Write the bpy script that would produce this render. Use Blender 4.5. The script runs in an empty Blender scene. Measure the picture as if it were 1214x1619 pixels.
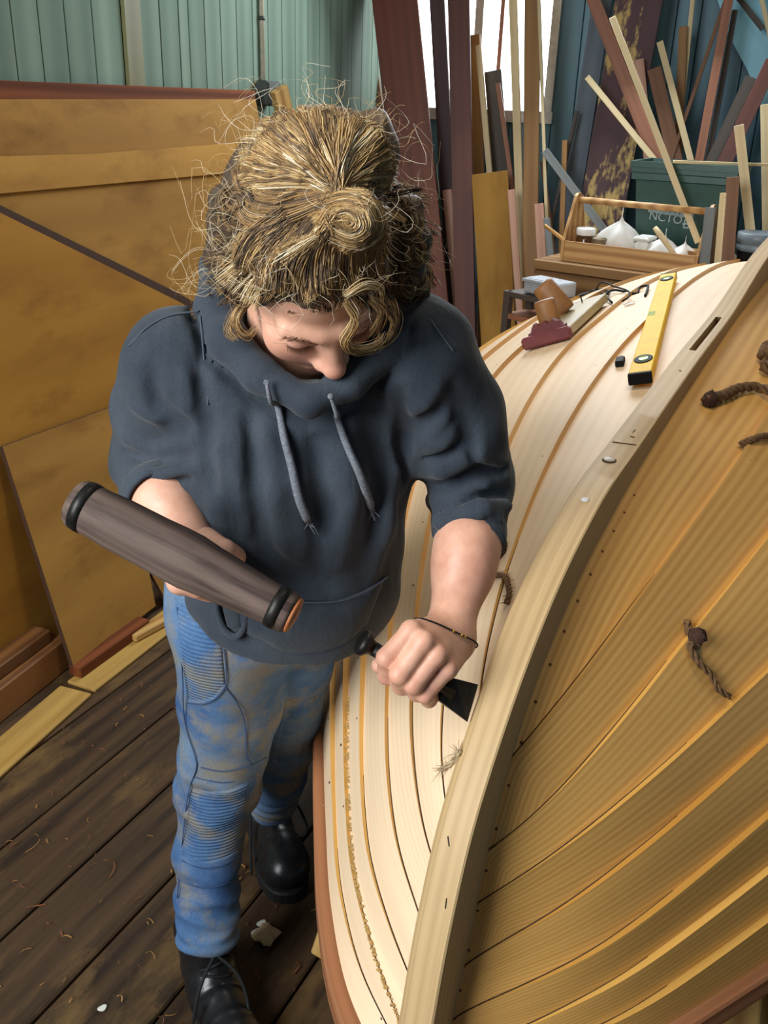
import bpy, math, random
import numpy as np
from mathutils import Matrix, Vector
from mathutils.bvhtree import BVHTree

random.seed(7)
RNG = np.random.default_rng(7)
scene = bpy.context.scene
COL = scene.collection

# ------------------------------------------------------------------ camera
F_PX, CX, CY = 1470.0, 607.0, 809.5
TH, RO, CAMH = math.radians(24), math.radians(2.0), 1.57
FW = np.array([0, math.cos(TH), -math.sin(TH)])
U0 = np.array([0, math.sin(TH), math.cos(TH)]); R0 = np.array([1.0, 0, 0])
RV = math.cos(RO) * R0 + math.sin(RO) * U0
UV = math.cos(RO) * U0 - math.sin(RO) * R0
CAM = np.array([0, 0, CAMH])
cd = bpy.data.cameras.new('camera'); cam = bpy.data.objects.new('camera', cd); COL.objects.link(cam)
cd.sensor_fit = 'VERTICAL'; cd.sensor_height = 36.0; cd.lens = 36.0 * F_PX / 1619.0
cd.clip_start = 0.02
M = Matrix(((RV[0], UV[0], -FW[0], CAM[0]), (RV[1], UV[1], -FW[1], CAM[1]), (RV[2], UV[2], -FW[2], CAM[2]), (0, 0, 0, 1)))
cam.matrix_world = M
scene.camera = cam

def ray(x, y): return FW + RV * ((x - CX) / F_PX) + UV * (-(y - CY) / F_PX)
def at(x, y, t): return CAM + ray(x, y) * t
def atz(x, y, z):
    r = ray(x, y); return CAM + r * ((z - CAMH) / r[2])
def atpl(x, y, p, n):
    r = ray(x, y); return CAM + r * (np.dot(np.asarray(p) - CAM, n) / np.dot(r, n))

# ------------------------------------------------------------------ world and light
w = bpy.data.worlds.new('world'); scene.world = w; w.use_nodes = True
bgn = w.node_tree.nodes['Background']
bgn.inputs[0].default_value = (0.80, 0.90, 1.0, 1); bgn.inputs[1].default_value = 0.085
def area(name, loc, target, sx, sy, power, col):
    ld = bpy.data.lights.new(name, 'AREA'); ld.shape = 'RECTANGLE'; ld.size = sx; ld.size_y = sy
    ld.energy = power; ld.color = col
    o = bpy.data.objects.new(name, ld); COL.objects.link(o)
    dv = Vector(target) - Vector(loc)
    o.matrix_world = Matrix.Translation(Vector(loc)) @ dv.to_track_quat('-Z', 'Y').to_matrix().to_4x4()
    return o
# daylight of the open shed door behind and left of the photographer
area('door_daylight', (-1.65, -0.55, 2.15), (0.25, 1.3, 0.75), 1.3, 1.6, 84, (0.93, 0.97, 1.0))
# daylight of the back window falling into the room
area('window_daylight', (0.75, 4.55, 2.35), (0.4, 1.6, 0.9), 1.3, 1.0, 44, (0.90, 0.96, 1.0))
# unseen warm lamp added overhead to light the upper planking
area('warm_fill_lamp', (0.55, 1.7, 3.1), (0.7, 1.5, 0.9), 0.5, 0.5, 12, (1.0, 0.84, 0.62))
scene.view_settings.view_transform = 'Standard'
scene.view_settings.look = 'None'
scene.view_settings.exposure = 0.43
scene.view_settings.gamma = 1.0
scene.view_settings.use_curve_mapping = False

# ------------------------------------------------------------------ materials
def lin(r, g, b):
    f = lambda c: c / 12.92 if c <= 0.04045 else ((c + 0.055) / 1.055) ** 2.4
    return (f(r / 255), f(g / 255), f(b / 255), 1)
def nodes(name):
    m = bpy.data.materials.new(name); m.use_nodes = True
    nt = m.node_tree; return m, nt, nt.nodes['Principled BSDF']
def N(nt, t, **kw):
    n = nt.nodes.new(t)
    for k, v in kw.items():
        if k.startswith('i_'): n.inputs[k[2:].replace('_', ' ')].default_value = v
        else: setattr(n, k, v)
    return n
def ramp(nt, fac, stops):
    r = nt.nodes.new('ShaderNodeValToRGB'); e = r.color_ramp.elements
    while len(e) < len(stops): e.new(0.5)
    for i, (p, c) in enumerate(stops): e[i].position = p; e[i].color = c
    nt.links.new(fac, r.inputs[0]); return r.outputs[0]
def mixc(nt, fac, a, b, mode='MIX'):
    m = nt.nodes.new('ShaderNodeMix'); m.data_type = 'RGBA'; m.blend_type = mode
    for s, v in ((m.inputs[0], fac), (m.inputs[6], a), (m.inputs[7], b)):
        if hasattr(v, 'is_linked'): nt.links.new(v, s)
        else: s.default_value = v
    return m.outputs[2]
def coords(nt, kind, rnd=True):
    tc = N(nt, 'ShaderNodeTexCoord'); out = tc.outputs[kind]
    if rnd:
        oi = N(nt, 'ShaderNodeObjectInfo'); mu = N(nt, 'ShaderNodeMath', operation='MULTIPLY'); mu.inputs[1].default_value = 37.0
        nt.links.new(oi.outputs['Random'], mu.inputs[0])
        cb = N(nt, 'ShaderNodeCombineXYZ')
        for i in range(3): nt.links.new(mu.outputs[0], cb.inputs[i])
        ad = N(nt, 'ShaderNodeVectorMath', operation='ADD'); nt.links.new(out, ad.inputs[0]); nt.links.new(cb.outputs[0], ad.inputs[1])
        return ad.outputs[0], oi.outputs['Random']
    return out, None
def mapping(nt, vec, scale, rot=(0, 0, 0)):
    mp = N(nt, 'ShaderNodeMapping'); mp.inputs['Scale'].default_value = scale; mp.inputs['Rotation'].default_value = rot
    nt.links.new(vec, mp.inputs[0]); return mp.outputs[0]
def noise(nt, vec, scale=5, detail=4, rough=0.55, dist=0.0):
    n = N(nt, 'ShaderNodeTexNoise'); n.inputs['Scale'].default_value = scale; n.inputs['Detail'].default_value = detail
    n.inputs['Roughness'].default_value = rough; n.inputs['Distortion'].default_value = dist
    nt.links.new(vec, n.inputs['Vector']); return n.outputs[0]
def bump(nt, bsdf, h, strength=0.2, dist=0.002):
    b = N(nt, 'ShaderNodeBump'); b.inputs['Strength'].default_value = strength; b.inputs['Distance'].default_value = dist
    nt.links.new(h, b.inputs['Height']); nt.links.new(b.outputs[0], bsdf.inputs['Normal'])

def wood(name, light, dark, kind='Object', along=1.6, across=55, rough=0.5, contrast=1.0, vary=0.18, bumps=0.15, coat=0.0, figure=0.5, stain=None, spec=0.5, st=(0.56, 0.68)):
    """grain runs along local X (Object) or U (UV, in metres)"""
    m, nt, b = nodes(name)
    v, rnd = coords(nt, kind)
    fine = noise(nt, mapping(nt, v, (along, across, across)), 1.0, 5, 0.6, 0.4)
    wv = N(nt, 'ShaderNodeTexWave'); wv.wave_type = 'BANDS'; wv.bands_direction = 'Y'
    wv.inputs['Scale'].default_value = across * 0.16; wv.inputs['Distortion'].default_value = 5.0
    wv.inputs['Detail'].default_value = 2.0; wv.inputs['Detail Scale'].default_value = 0.35
    nt.links.new(mapping(nt, v, (0.12, 1, 1)), wv.inputs[0])
    g = mixc(nt, figure, fine, wv.outputs[0])
    mid = tuple((light[i] * 0.6 + dark[i] * 0.4) for i in range(3)) + (1,)
    c = ramp(nt, g, [(0.5 - 0.28 / contrast, dark), (0.5, mid), (0.5 + 0.22 / contrast, light)])
    big = noise(nt, mapping(nt, v, (0.8, 3.0, 3.0)), 1.3, 2)
    hs = N(nt, 'ShaderNodeHueSaturation'); nt.links.new(c, hs.inputs['Color'])
    ma = N(nt, 'ShaderNodeMath', operation='MULTIPLY_ADD'); ma.inputs[1].default_value = 2 * vary; ma.inputs[2].default_value = 1 - vary
    nt.links.new(rnd, ma.inputs[0])
    m2 = N(nt, 'ShaderNodeMath', operation='MULTIPLY_ADD'); m2.inputs[1].default_value = 0.5; m2.inputs[2].default_value = 0.75
    nt.links.new(big, m2.inputs[0])
    m3 = N(nt, 'ShaderNodeMath', operation='MULTIPLY'); nt.links.new(ma.outputs[0], m3.inputs[0]); nt.links.new(m2.outputs[0], m3.inputs[1])
    nt.links.new(m3.outputs[0], hs.inputs['Value'])
    out = hs.outputs[0]
    if stain:
        s = ramp(nt, noise(nt, mapping(nt, v, (2.5, 6, 6)), 1.2, 6, 0.65), [(st[0], (0, 0, 0, 1)), (st[1], (1, 1, 1, 1))])
        out = mixc(nt, s, out, stain)
    nt.links.new(out, b.inputs['Base Color'])
    b.inputs['Roughness'].default_value = rough; b.inputs['Specular IOR Level'].default_value = spec
    b.inputs['Coat Weight'].default_value = coat; b.inputs['Coat Roughness'].default_value = 0.3
    bump(nt, b, g, bumps, 0.002)
    return m
def plain(name, col, rough=0.5, metal=0.0, nscale=30, var=0.15, bmp=0.0, kind='Object', spec=None):
    m, nt, b = nodes(name)
    v, _ = coords(nt, kind, False)
    n = noise(nt, v, nscale, 3)
    a = tuple(max(0, c * (1 - var)) for c in col[:3]) + (1,); z = tuple(min(1, c * (1 + var)) for c in col[:3]) + (1,)
    nt.links.new(ramp(nt, n, [(0.3, a), (0.7, z)]), b.inputs['Base Color'])
    b.inputs['Roughness'].default_value = rough; b.inputs['Metallic'].default_value = metal
    if spec is not None: b.inputs['Specular IOR Level'].default_value = spec
    if bmp: bump(nt, b, n, bmp, 0.003)
    return m

# ------------------------------------------------------------------ mesh helpers
def mesh(name, V, Fc, mat=None, parent=None, smooth=False, loc=None, uv=None):
    me = bpy.data.meshes.new(name)
    me.from_pydata([tuple(map(float, v)) for v in V], [], [tuple(map(int, f)) for f in Fc])
    if smooth: me.polygons.foreach_set('use_smooth', [True] * len(me.polygons))
    if uv is not None:
        l = me.uv_layers.new(name='UVMap')
        idx = np.zeros(len(me.loops), dtype=np.int32); me.loops.foreach_get('vertex_index', idx)
        l.data.foreach_set('uv', np.asarray(uv, dtype=np.float32)[idx].ravel())
    if mat: me.materials.append(mat)
    me.update()
    return obj(name, me, parent, loc)
def obj(name, me, parent=None, loc=None):
    o = bpy.data.objects.new(name, me); COL.objects.link(o)
    if loc is not None: o.location = loc
    if parent is not None:
        o.parent = parent; o.matrix_parent_inverse = PW(parent).inverted()
    return o
_pw = {}
def PW(o):
    m = o.matrix_basis.copy() if not o.parent else PW(o.parent) @ o.matrix_parent_inverse @ o.matrix_basis
    return m
def empty(name, loc=(0, 0, 0)):
    o = bpy.data.objects.new(name, None); COL.objects.link(o); o.location = loc; o.empty_display_size = 0.05; return o
def tag(o, label=None, cat=None, group=None, kind=None):
    if label: o['label'] = label
    if cat: o['category'] = cat
    if group: o['group'] = group
    if kind: o['kind'] = kind
    return o
def cbox(sx, sy, sz, bev):
    """chamfered box centred at origin"""
    V = []; idx = {}
    hx, hy, hz = sx / 2, sy / 2, sz / 2; bev = min(bev, hx * .9, hy * .9, hz * .9)
    for x in (-1, 1):
        for y in (-1, 1):
            for z in (-1, 1):
                for ax in range(3):
                    p = [x * (hx - bev), y * (hy - bev), z * (hz - bev)]
                    p[ax] = (x * hx, y * hy, z * hz)[ax]
                    idx[(x, y, z, ax)] = len(V); V.append(p)
    Fc = []
    for ax in range(3):
        o1, o2 = [a for a in range(3) if a != ax]
        for s in (-1, 1):
            q = []
            for a, b in ((-1, -1), (1, -1), (1, 1), (-1, 1)):
                k = [0, 0, 0]; k[ax] = s; k[o1] = a; k[o2] = b; q.append(idx[(*k, ax)])
            Fc.append(q)
    for ax in range(3):
        o1, o2 = [a for a in range(3) if a != ax]
        for a in (-1, 1):
            for b in (-1, 1):
                k0 = [0, 0, 0]; k0[o1] = a; k0[o2] = b; k1 = list(k0); k0[ax] = -1; k1[ax] = 1
                Fc.append([idx[(*k0, o1)], idx[(*k1, o1)], idx[(*k1, o2)], idx[(*k0, o2)]])
    for x in (-1, 1):
        for y in (-1, 1):
            for z in (-1, 1): Fc.append([idx[(x, y, z, a)] for a in range(3)])
    return fixn(np.array(V), Fc)
def fixn(V, Fc):
    """orient faces of a convex-ish solid outwards"""
    V = np.asarray(V, float); c = V.mean(0); out = []
    for f in Fc:
        p = V[list(f)]; n = np.zeros(3)
        for i in range(len(p)): n += np.cross(p[i], p[(i + 1) % len(p)])
        out.append(list(f) if np.dot(n, p.mean(0) - c) >= 0 else list(f)[::-1])
    return V, out
def unit(v): v = np.asarray(v, float); return v / (np.linalg.norm(v) + 1e-12)
def frame(x, up):
    """matrix with local X along x, local Z as near as possible to up"""
    x = unit(x); y = unit(np.cross(up, x)); z = np.cross(x, y)
    return x, y, z
def mat4(x, y, z, o): return Matrix(((x[0], y[0], z[0], o[0]), (x[1], y[1], z[1], o[1]), (x[2], y[2], z[2], o[2]), (0, 0, 0, 1)))
def beam(name, p, q, width, thick, mat, up, parent=None, bev=0.0015, fixed=None):
    """board from p to q; wide face (width) faces 'up' direction"""
    p = np.asarray(p, float); q = np.asarray(q, float); L = np.linalg.norm(q - p)
    V, Fc = cbox(L, width, thick, bev)
    me = bpy.data.meshes.new(name); me.from_pydata([tuple(v) for v in V], [], Fc); me.materials.append(mat)
    o = bpy.data.objects.new(name, me); COL.objects.link(o)
    x, y, z = frame(q - p, up); mw = mat4(x, y, z, (p + q) / 2)
    if parent is not None: o.parent = parent; o.matrix_parent_inverse = PW(parent).inverted()
    o.matrix_basis = mw
    return o
def tube_geo(P, R, n=8, cap=True):
    P = np.asarray(P, float); R = np.broadcast_to(np.asarray(R, float), (len(P),))
    T = np.gradient(P, axis=0); T /= np.linalg.norm(T, axis=1)[:, None] + 1e-12
    a = np.array([0, 0, 1.0]) if abs(T[0][2]) < 0.9 else np.array([1.0, 0, 0])
    nrm = unit(np.cross(T[0], a)); V = []
    for i in range(len(P)):
        nrm = unit(nrm - T[i] * np.dot(nrm, T[i])); bn = np.cross(T[i], nrm)
        for k in range(n):
            an = 2 * math.pi * k / n; V.append(P[i] + R[i] * (math.cos(an) * nrm + math.sin(an) * bn))
    Fc = []
    for i in range(len(P) - 1):
        for k in range(n):
            k2 = (k + 1) % n; Fc.append([i * n + k, i * n + k2, (i + 1) * n + k2, (i + 1) * n + k])
    if cap:
        Fc.append(list(range(n))[::-1]); Fc.append([(len(P) - 1) * n + k for k in range(n)])
    return np.array(V), Fc
def tube(name, P, R, mat, parent=None, n=8): 
    V, Fc = tube_geo(P, R, n); return mesh(name, V, Fc, mat, parent, True)
def spline(pts, n):
    P = np.array(pts, float); P = np.vstack([2 * P[0] - P[1], P, 2 * P[-1] - P[-2]]); out = []
    for i in range(1, len(P) - 2):
        p0, p1, p2, p3 = P[i - 1:i + 3]
        l0, l1, l2 = [np.linalg.norm(b - a) + 1e-9 for a, b in ((p0, p1), (p1, p2), (p2, p3))]
        m1 = ((p1 - p0) / l0 * l1 + (p2 - p1) / l1 * l0) / (l0 + l1) * l1; m2 = ((p2 - p1) / l1 * l2 + (p3 - p2) / l2 * l1) / (l1 + l2) * l1
        t = np.linspace(0, 1, 24, endpoint=False)[:, None]
        out.append((2 * t**3 - 3 * t**2 + 1) * p1 + (t**3 - 2 * t**2 + t) * m1 + (-2 * t**3 + 3 * t**2) * p2 + (t**3 - t**2) * m2)
    C = np.vstack(out + [P[-2:-1]]); s = np.r_[0, np.cumsum(np.linalg.norm(np.diff(C, axis=0), axis=1))]; s /= s[-1]
    u = np.linspace(0, 1, n); return np.stack([np.interp(u, s, C[:, k]) for k in range(C.shape[1])], 1)
def join_geo(parts):
    V = []; Fc = []; o = 0
    for v, f in parts:
        V.append(np.asarray(v)); Fc += [[i + o for i in q] for q in f]; o += len(v)
    return np.vstack(V), Fc
def lathe_geo(prof, n=20, cap=True):
    """prof: (r,z) list -> solid of revolution about z"""
    V = [(r * math.cos(2 * math.pi * k / n), r * math.sin(2 * math.pi * k / n), z) for r, z in prof for k in range(n)]
    Fc = [[i * n + k, i * n + (k + 1) % n, (i + 1) * n + (k + 1) % n, (i + 1) * n + k] for i in range(len(prof) - 1) for k in range(n)]
    if cap: Fc.append(list(range(n))[::-1]); Fc.append([(len(prof) - 1) * n + k for k in range(n)])
    return np.array(V), Fc
def place(V, x, y, z, o): return np.asarray(o) + V[:, :1] * x + V[:, 1:2] * y + V[:, 2:3] * z
def lathe(name, prof, p, axis, mat, parent=None, n=20):
    V, Fc = lathe_geo(prof, n); z = unit(axis); a = np.array([1.0, 0, 0]) if abs(z[0]) < .8 else np.array([0, 1.0, 0])
    x = unit(np.cross(a, z)); y = np.cross(z, x)
    return mesh(name, place(V, x, y, z, p), Fc, mat, parent, True)
def sm(x, a, b): x = np.clip((x - a) / (b - a), 0, 1); return x * x * (3 - 2 * x)
BVH = {}
def bvh_of(o):
    me = o.data; mw = PW(o)
    return BVHTree.FromPolygons([mw @ v.co for v in me.vertices], [tuple(p.vertices) for p in me.polygons])
def hit(trees, x, y, lift=0.0):
    """point where the view line of a photo pixel meets a surface"""
    best = None; d = Vector(unit(ray(x, y)))
    for t in trees:
        h = t.ray_cast(Vector(CAM), d)
        if h[0] is not None and (best is None or h[3] < best[3]): best = h
    if best is None: return None
    n = np.array(best[1]); n = n if np.dot(n, np.array(d)) < 0 else -n
    return np.array(best[0]) + n * lift, n

# ================================================================== SETTING
WL0 = atz(0, 1210, 0); DW = unit((0.329, 0.944, 0)); NW = np.array([DW[1], -DW[0], 0])   # left wall direction, normal into room
WALL0 = WL0 - NW * 0.42
CORNER = WALL0 + DW * 3.95
EB = np.array([DW[1], -DW[0], 0]); NB = -DW                                             # back wall direction and normal into room
Z3 = np.array([0, 0, 1.0])

m_floor = wood('old_floor_boards', lin(84, 62, 40), lin(20, 14, 9), along=2.2, across=34, rough=0.68, contrast=1.0, vary=0.22, bumps=0.6, figure=0.12, stain=lin(104, 80, 46), st=(0.54, 0.7), spec=0.3)
m_sub = plain('subfloor_dirt', lin(20, 15, 10), 0.9)
m_teal = wood('teal_painted_boards', lin(124, 146, 130), lin(98, 122, 108), along=1.0, across=20, rough=0.75, spec=0.25, contrast=0.6, vary=0.10, bumps=0.1)
m_blue = wood('blue_painted_boards', lin(96, 140, 156), lin(62, 96, 112), along=1.0, across=20, rough=0.5, contrast=0.6, vary=0.14, bumps=0.1)
m_stained = wood('stained_teal_board', lin(118, 118, 78), lin(96, 88, 52), along=1.0, across=20, rough=0.6, contrast=0.6, vary=0.05)
m_darkgap = plain('dark_battens', lin(24, 26, 26), 0.8)

# floor: dark planks of 19 cm running like the boat
FD = unit((0.44, 0.9, 0)); FN = np.array([FD[1], -FD[0], 0])
fl = mesh('floor', [(-4, -2.5, -.06), (5, -2.5, -.06), (5, 7, -.06), (-4, 7, -.06)], [(0, 1, 2, 3)], m_sub)
tag(fl, kind='structure')
SP = 0.1945; base_off = -1.0655
for k in range(-11, 21):
    c = base_off + (k + 0.5) * SP
    a = FN * c + FD * (-2.2 + random.uniform(-.2, .2)); b = FN * c + FD * 6.4
    dz = random.uniform(-0.003, 0.0)
    beam('floor_plank', a + Z3 * (-0.02 + dz), b + Z3 * (-0.02 + dz), SP - random.uniform(0.004, 0.009), 0.04, m_floor, Z3, fl, 0.004)

# left wall of narrow painted boards
WH = 2.7
def wall_mesh(name, p, q, h, mat, n, z0=0.0):
    p = np.asarray(p); q = np.asarray(q); t = n * -0.05
    P = [p, q, q + t, p + t]; V = [v + Z3 * z0 for v in P] + [v + Z3 * h for v in P]
    Fc = [(0, 1, 5, 4), (1, 2, 6, 5), (2, 3, 7, 6), (3, 0, 4, 7), (4, 5, 6, 7), (3, 2, 1, 0)]
    V, Fc = fixn(V, Fc); return mesh(name, V, Fc, mat)
wl = wall_mesh('wall_left', WALL0 - DW * 3.6 - NW * .014, CORNER - NW * .014, WH, m_darkgap, NW)
tag(wl, kind='structure')
edges_px = [-60, -18, 24, 66, 107, 150, 195, 222, 255, 285, 300, 325, 350, 375, 400, 424, 446, 467, 487, 505, 522, 539, 556, 572, 588]
ss = [float(np.dot(atpl(x, 75, WALL0, NW) - WALL0, DW)) for x in edges_px]
ss = [ss[0] - .095 * k for k in range(18, 0, -1)] + ss
while ss[-1] < 3.85: ss.append(ss[-1] + 0.09)
for i in range(len(ss) - 1):
    a, b = ss[i], min(ss[i + 1], 3.93)
    if b - a < 0.01: continue
    x_mid = edges_px[i - 18] if i >= 18 and i - 18 < len(edges_px) else -1
    gap = 0.007 if x_mid == 255 else 0.0035
    mt = m_stained if x_mid == 195 else m_teal
    c = WALL0 + DW * ((a + b) / 2) - NW * 0.007 + NW * (0.012 if x_mid == 195 else 0)
    beam('wall_board', c + Z3 * 0.01, c + Z3 * (WH - .01), b - a - gap, 0.014, mt, NW, wl, 0.002)

# back wall with the overexposed window
def bw(s, z, off=0.0): return CORNER + EB * s + Z3 * z + NB * off
pA = atpl(640, 160, CORNER, NB); pB = atpl(868, 160, CORNER, NB)
WS0 = float(np.dot(pA - CORNER, EB)); WS1 = float(np.dot(pB - CORNER, EB)); WZ0 = 1.50; WZ1 = 2.45
wb = empty('wall_back', CORNER); tag(wb, kind='structure')
def bpart(s0, s1, z0, z1): 
    o = wall_mesh('wall_backing', bw(s0, 0, -.014), bw(s1, 0, -.014), z1, m_darkgap, NB, z0); o.parent = wb; o.matrix_parent_inverse = PW(wb).inverted()
bpart(-.05, WS0, 0, WH); bpart(WS1, 4.0, 0, WH); bpart(WS0, WS1, 0, WZ0); bpart(WS0, WS1, WZ1, WH)
s = 0.0
while s < 3.7:
    wd = 0.115; a, b = s, s + wd; s = b
    segs = [(0.01, WH - .01)]
    if b > WS0 and a < WS1: segs = [(0.01, WZ0), (WZ1, WH - .01)]
    for z0, z1 in segs:
        c = bw((a + b) / 2, 0, -.007)
        beam('wall_board', c + Z3 * z0, c + Z3 * z1, wd - .004, 0.014, m_blue, NB, wb, 0.002)
m_frame = plain('white_window_paint', lin(205, 205, 200), 0.5)
mg, nt, b_ = nodes('daylit_window_glass')
b_.inputs['Base Color'].default_value = (0.8, 0.9, 1, 1); b_.inputs['Emission Color'].default_value = (0.92, 0.97, 1.0, 1); b_.inputs['Emission Strength'].default_value = 4.5; b_.inputs['Roughness'].default_value = 0.1
wn = empty('window_1', bw((WS0 + WS1) / 2, WZ0)); tag(wn, kind='structure')
for nm, s0, s1, z0, z1 in (('window_frame', WS0, WS1, WZ0 - .03, WZ0 + .03), ('window_frame', WS0, WS1, WZ1 - .05, WZ1 + .02)):
    beam(nm, bw(s0 - .03, (z0 + z1) / 2, .01), bw(s1 + .03, (z0 + z1) / 2, .01), z1 - z0, .05, m_frame, NB, wn)
for sx in (WS0, WS1, (WS0 + WS1) / 2):
    beam('window_frame', bw(sx, WZ0 + .03, .01), bw(sx, WZ1 - .05, .01), .045, .045, m_frame, NB, wn)
for s0, s1 in ((WS0 + .022, (WS0 + WS1) / 2 - .022), ((WS0 + WS1) / 2 + .022, WS1 - .022)):
    beam('window_pane', bw((s0 + s1) / 2, WZ0 + .03, -.01), bw((s0 + s1) / 2, WZ1 - .05, -.01), s1 - s0, .006, mg, NB, wn, .001)
# right wall far outside the picture closes the shed
wr = wall_mesh('wall_right', (3.4, -2.4, 0), (3.4, 4.6, 0), WH, m_blue, np.array([-1.0, 0, 0])); tag(wr, kind='structure')

# conduit pipe and socket box on the left wall
m_pipe = plain('cream_conduit_paint', lin(196, 190, 172), 0.45)
m_box = plain('grey_metal_box', lin(70, 76, 72), 0.5, 0.2)
pp = atpl(416, 140, WALL0 + NW * .012, NW)
cp = empty('conduit_pipe', pp); tag(cp, 'cream vertical conduit pipe on the teal wall above grey switch box', 'pipe')
tube('pipe', [pp + Z3 * .03, pp + Z3 * 1.05], .010, m_pipe, cp, 12)
for zz in (.25, .8): tube('pipe_clip', [pp + Z3 * zz, pp + Z3 * (zz + .015)], .013, m_box, cp, 12)
sb = empty('switch_box', pp - Z3 * .05); tag(sb, 'grey metal switch box on teal wall at the end of conduit', 'switch box')
beam('box_body', pp - Z3 * .065 + NW * .02, pp + Z3 * .03 + NW * .02, .125, .06, m_box, NW, sb, .006)
beam('box_cover', pp - Z3 * .058 + NW * .052, pp + Z3 * .023 + NW * .052, .11, .006, m_box, NW, sb, .002)
for dz in (-.045, 0.0): beam('switch', pp + Z3 * (dz - .008) + NW * .058 + DW * .012, pp + Z3 * (dz + .008) + NW * .058 + DW * .012, .012, .01, m_pipe, NW, sb, .001)

# ================================================================== PLYWOOD AGAINST THE LEFT WALL
m_ply = wood('yellow_plywood', lin(184, 134, 56), lin(154, 106, 40), along=2.0, across=9, rough=0.8, spec=0.2, contrast=0.55, vary=0.06, bumps=0.04, figure=0.3, stain=lin(150, 102, 40), st=(0.5, 0.72))
m_ply2 = wood('brown_plywood', lin(176, 132, 64), lin(146, 104, 46), along=2.0, across=9, rough=0.8, spec=0.2, contrast=0.55, vary=0.06, bumps=0.04, figure=0.3, stain=lin(136, 94, 42), st=(0.5, 0.72))
m_plylight = wood('pale_plywood', lin(196, 148, 72), lin(170, 122, 54), along=2.0, across=9, rough=0.8, spec=0.2, contrast=0.5, vary=0.04, bumps=0.04, figure=0.3, stain=lin(160, 114, 52), st=(0.5, 0.72))
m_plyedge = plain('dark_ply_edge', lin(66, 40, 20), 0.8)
m_redrail = wood('reddish_rail', lin(126, 70, 38), lin(90, 46, 24), across=40, rough=0.8, spec=0.2)
m_pine = wood('rough_pine', lin(206, 166, 98), lin(164, 118, 58), across=45, rough=0.6, vary=0.14)
m_brownwood = wood('brown_timber', lin(140, 94, 50), lin(96, 60, 30), across=45, rough=0.6, vary=0.14)
m_yellowboard = wood('yellow_floor_board', lin(196, 160, 84), lin(160, 122, 58), across=30, rough=0.6, vary=0.05, figure=0.15)

def lean_plane(off_top, lean, p0, n, zref=1.55):
    """plane leaning against a wall: offset off_top from wall at zref, growing downwards by lean"""
    nn_ = np.array([n[0], n[1], lean]); o = np.asarray(p0) + n * off_top + Z3 * zref
    return o, unit(nn_)
def sheet(name, poly_px, off, lean, mat, thick, label, cat, group=None, zfloor=None, edge=None):
    """leaning sheet outlined in photo pixels on a leaning plane; (x,y,'f') puts the corner on the floor straight below"""
    o, n = lean_plane(off, lean, WALL0, NW)
    P = [atpl(px[0], px[1], o, n) for px in poly_px]
    for i, px in enumerate(poly_px):
        if len(px) > 2:      # drop along plane to floor
            v = unit(Z3 - n * np.dot(Z3, n)); P[i] = P[i] - v * (P[i][2] / v[2])
    c = np.mean(P, 0); xx = DW; zz = n; yy = np.cross(zz, xx)
    V = [((p - c) @ xx, (p - c) @ yy, 0.0) for p in P]; k = len(V)
    VV = V + [(a, b_2, -thick) for a, b_2, _ in V]
    Fc = [list(range(k)), list(range(2 * k - 1, k - 1, -1))] + [[i, i + k, (i + 1) % k + k, (i + 1) % k] for i in range(k)]
    VV, Fc = fixn(VV, Fc)
    ob = mesh(name, VV, Fc, mat); ob.matrix_basis = mat4(xx, yy, zz, c)
    if edge:
        ob.data.materials.append(edge)
        for i, f in enumerate(ob.data.polygons):
            if i >= 2: f.material_index = 1
    return tag(ob, label, cat, group)
sheet('plywood_sheet', [(-260, 157), (404, 157), (412, 200), (470, 980, 'f'), (-260, 1400, 'f')], .075, .062, m_ply2, .009, 'large tan plywood sheet at the back of the leaning stack', 'plywood', 'plywood leaning on left wall')
sheet('plywood_strip', [(-260, 262), (0, 247), (150, 243), (372, 226), (380, 272), (0, 306), (-260, 330)], .087, .062, m_plylight, .009, 'long pale plywood strip lying across upper part of plywood stack', 'plywood', 'plywood leaning on left wall')
sheet('plywood_sheet', [(-260, 200), (0, 336), (285, 478), (420, 560), (500, 1000, 'f'), (-260, 1400, 'f')], .112, .062, m_ply, .016, 'large yellow plywood sheet with a sloping dark upper edge', 'plywood', 'plywood leaning on left wall', edge=m_plyedge)
sheet('plywood_offcut', [(4, 706), (186, 640), (246, 958), (117, 1056)], -.035, .262, m_ply2, .014, 'small brown plywood panel leaning beside the mallet', 'plywood', 'plywood leaning on left wall', edge=m_plyedge)
sheet('plywood_offcut', [(236, 900), (330, 850), (345, 905), (282, 985)], -.033, .262, m_ply2, .012, 'small piece of brown plywood behind the blue jeans', 'plywood', 'plywood leaning on left wall', edge=m_plyedge)
sheet('dark_gap_strip', [(-260, 188), (0, 324), (285, 465), (425, 545), (432, 570), (285, 484), (0, 345), (-260, 210)], .0955, .062, m_plyedge, .008, 'dark strip added as shadow gap along the sloping upper edge of yellow plywood sheet', 'lath')  # dark strip drawn in for the shaded gap above the front sheet
# rail along the top of the sheets
r0 = atpl(-60, 158, WALL0 + NW * .03, NW); r1 = atpl(396, 157, WALL0 + NW * .03, NW)
r0[2] = r1[2] = 1.555
tag(beam('timber_rail', r0 - DW * .8, r1, .05, .045, m_redrail, NW), 'reddish brown timber rail along the top of the plywood sheets', 'rail')
# board end sticking up beside the switch box
pa = atpl(441, 140, WALL0 + NW * .10, NW); pb = atpl(462, 235, WALL0 + NW * .10, NW)
bb = pa + (pb - pa) * 9.0; bb = pa + (pb - pa) * (pa[2] / (pa[2] - pb[2]))
tag(beam('timber_board', pa, bb, .075, .03, m_pine, unit(NW - DW * .5)), 'sawn board end sticking up between switch box and blonde hair', 'board')
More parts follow.
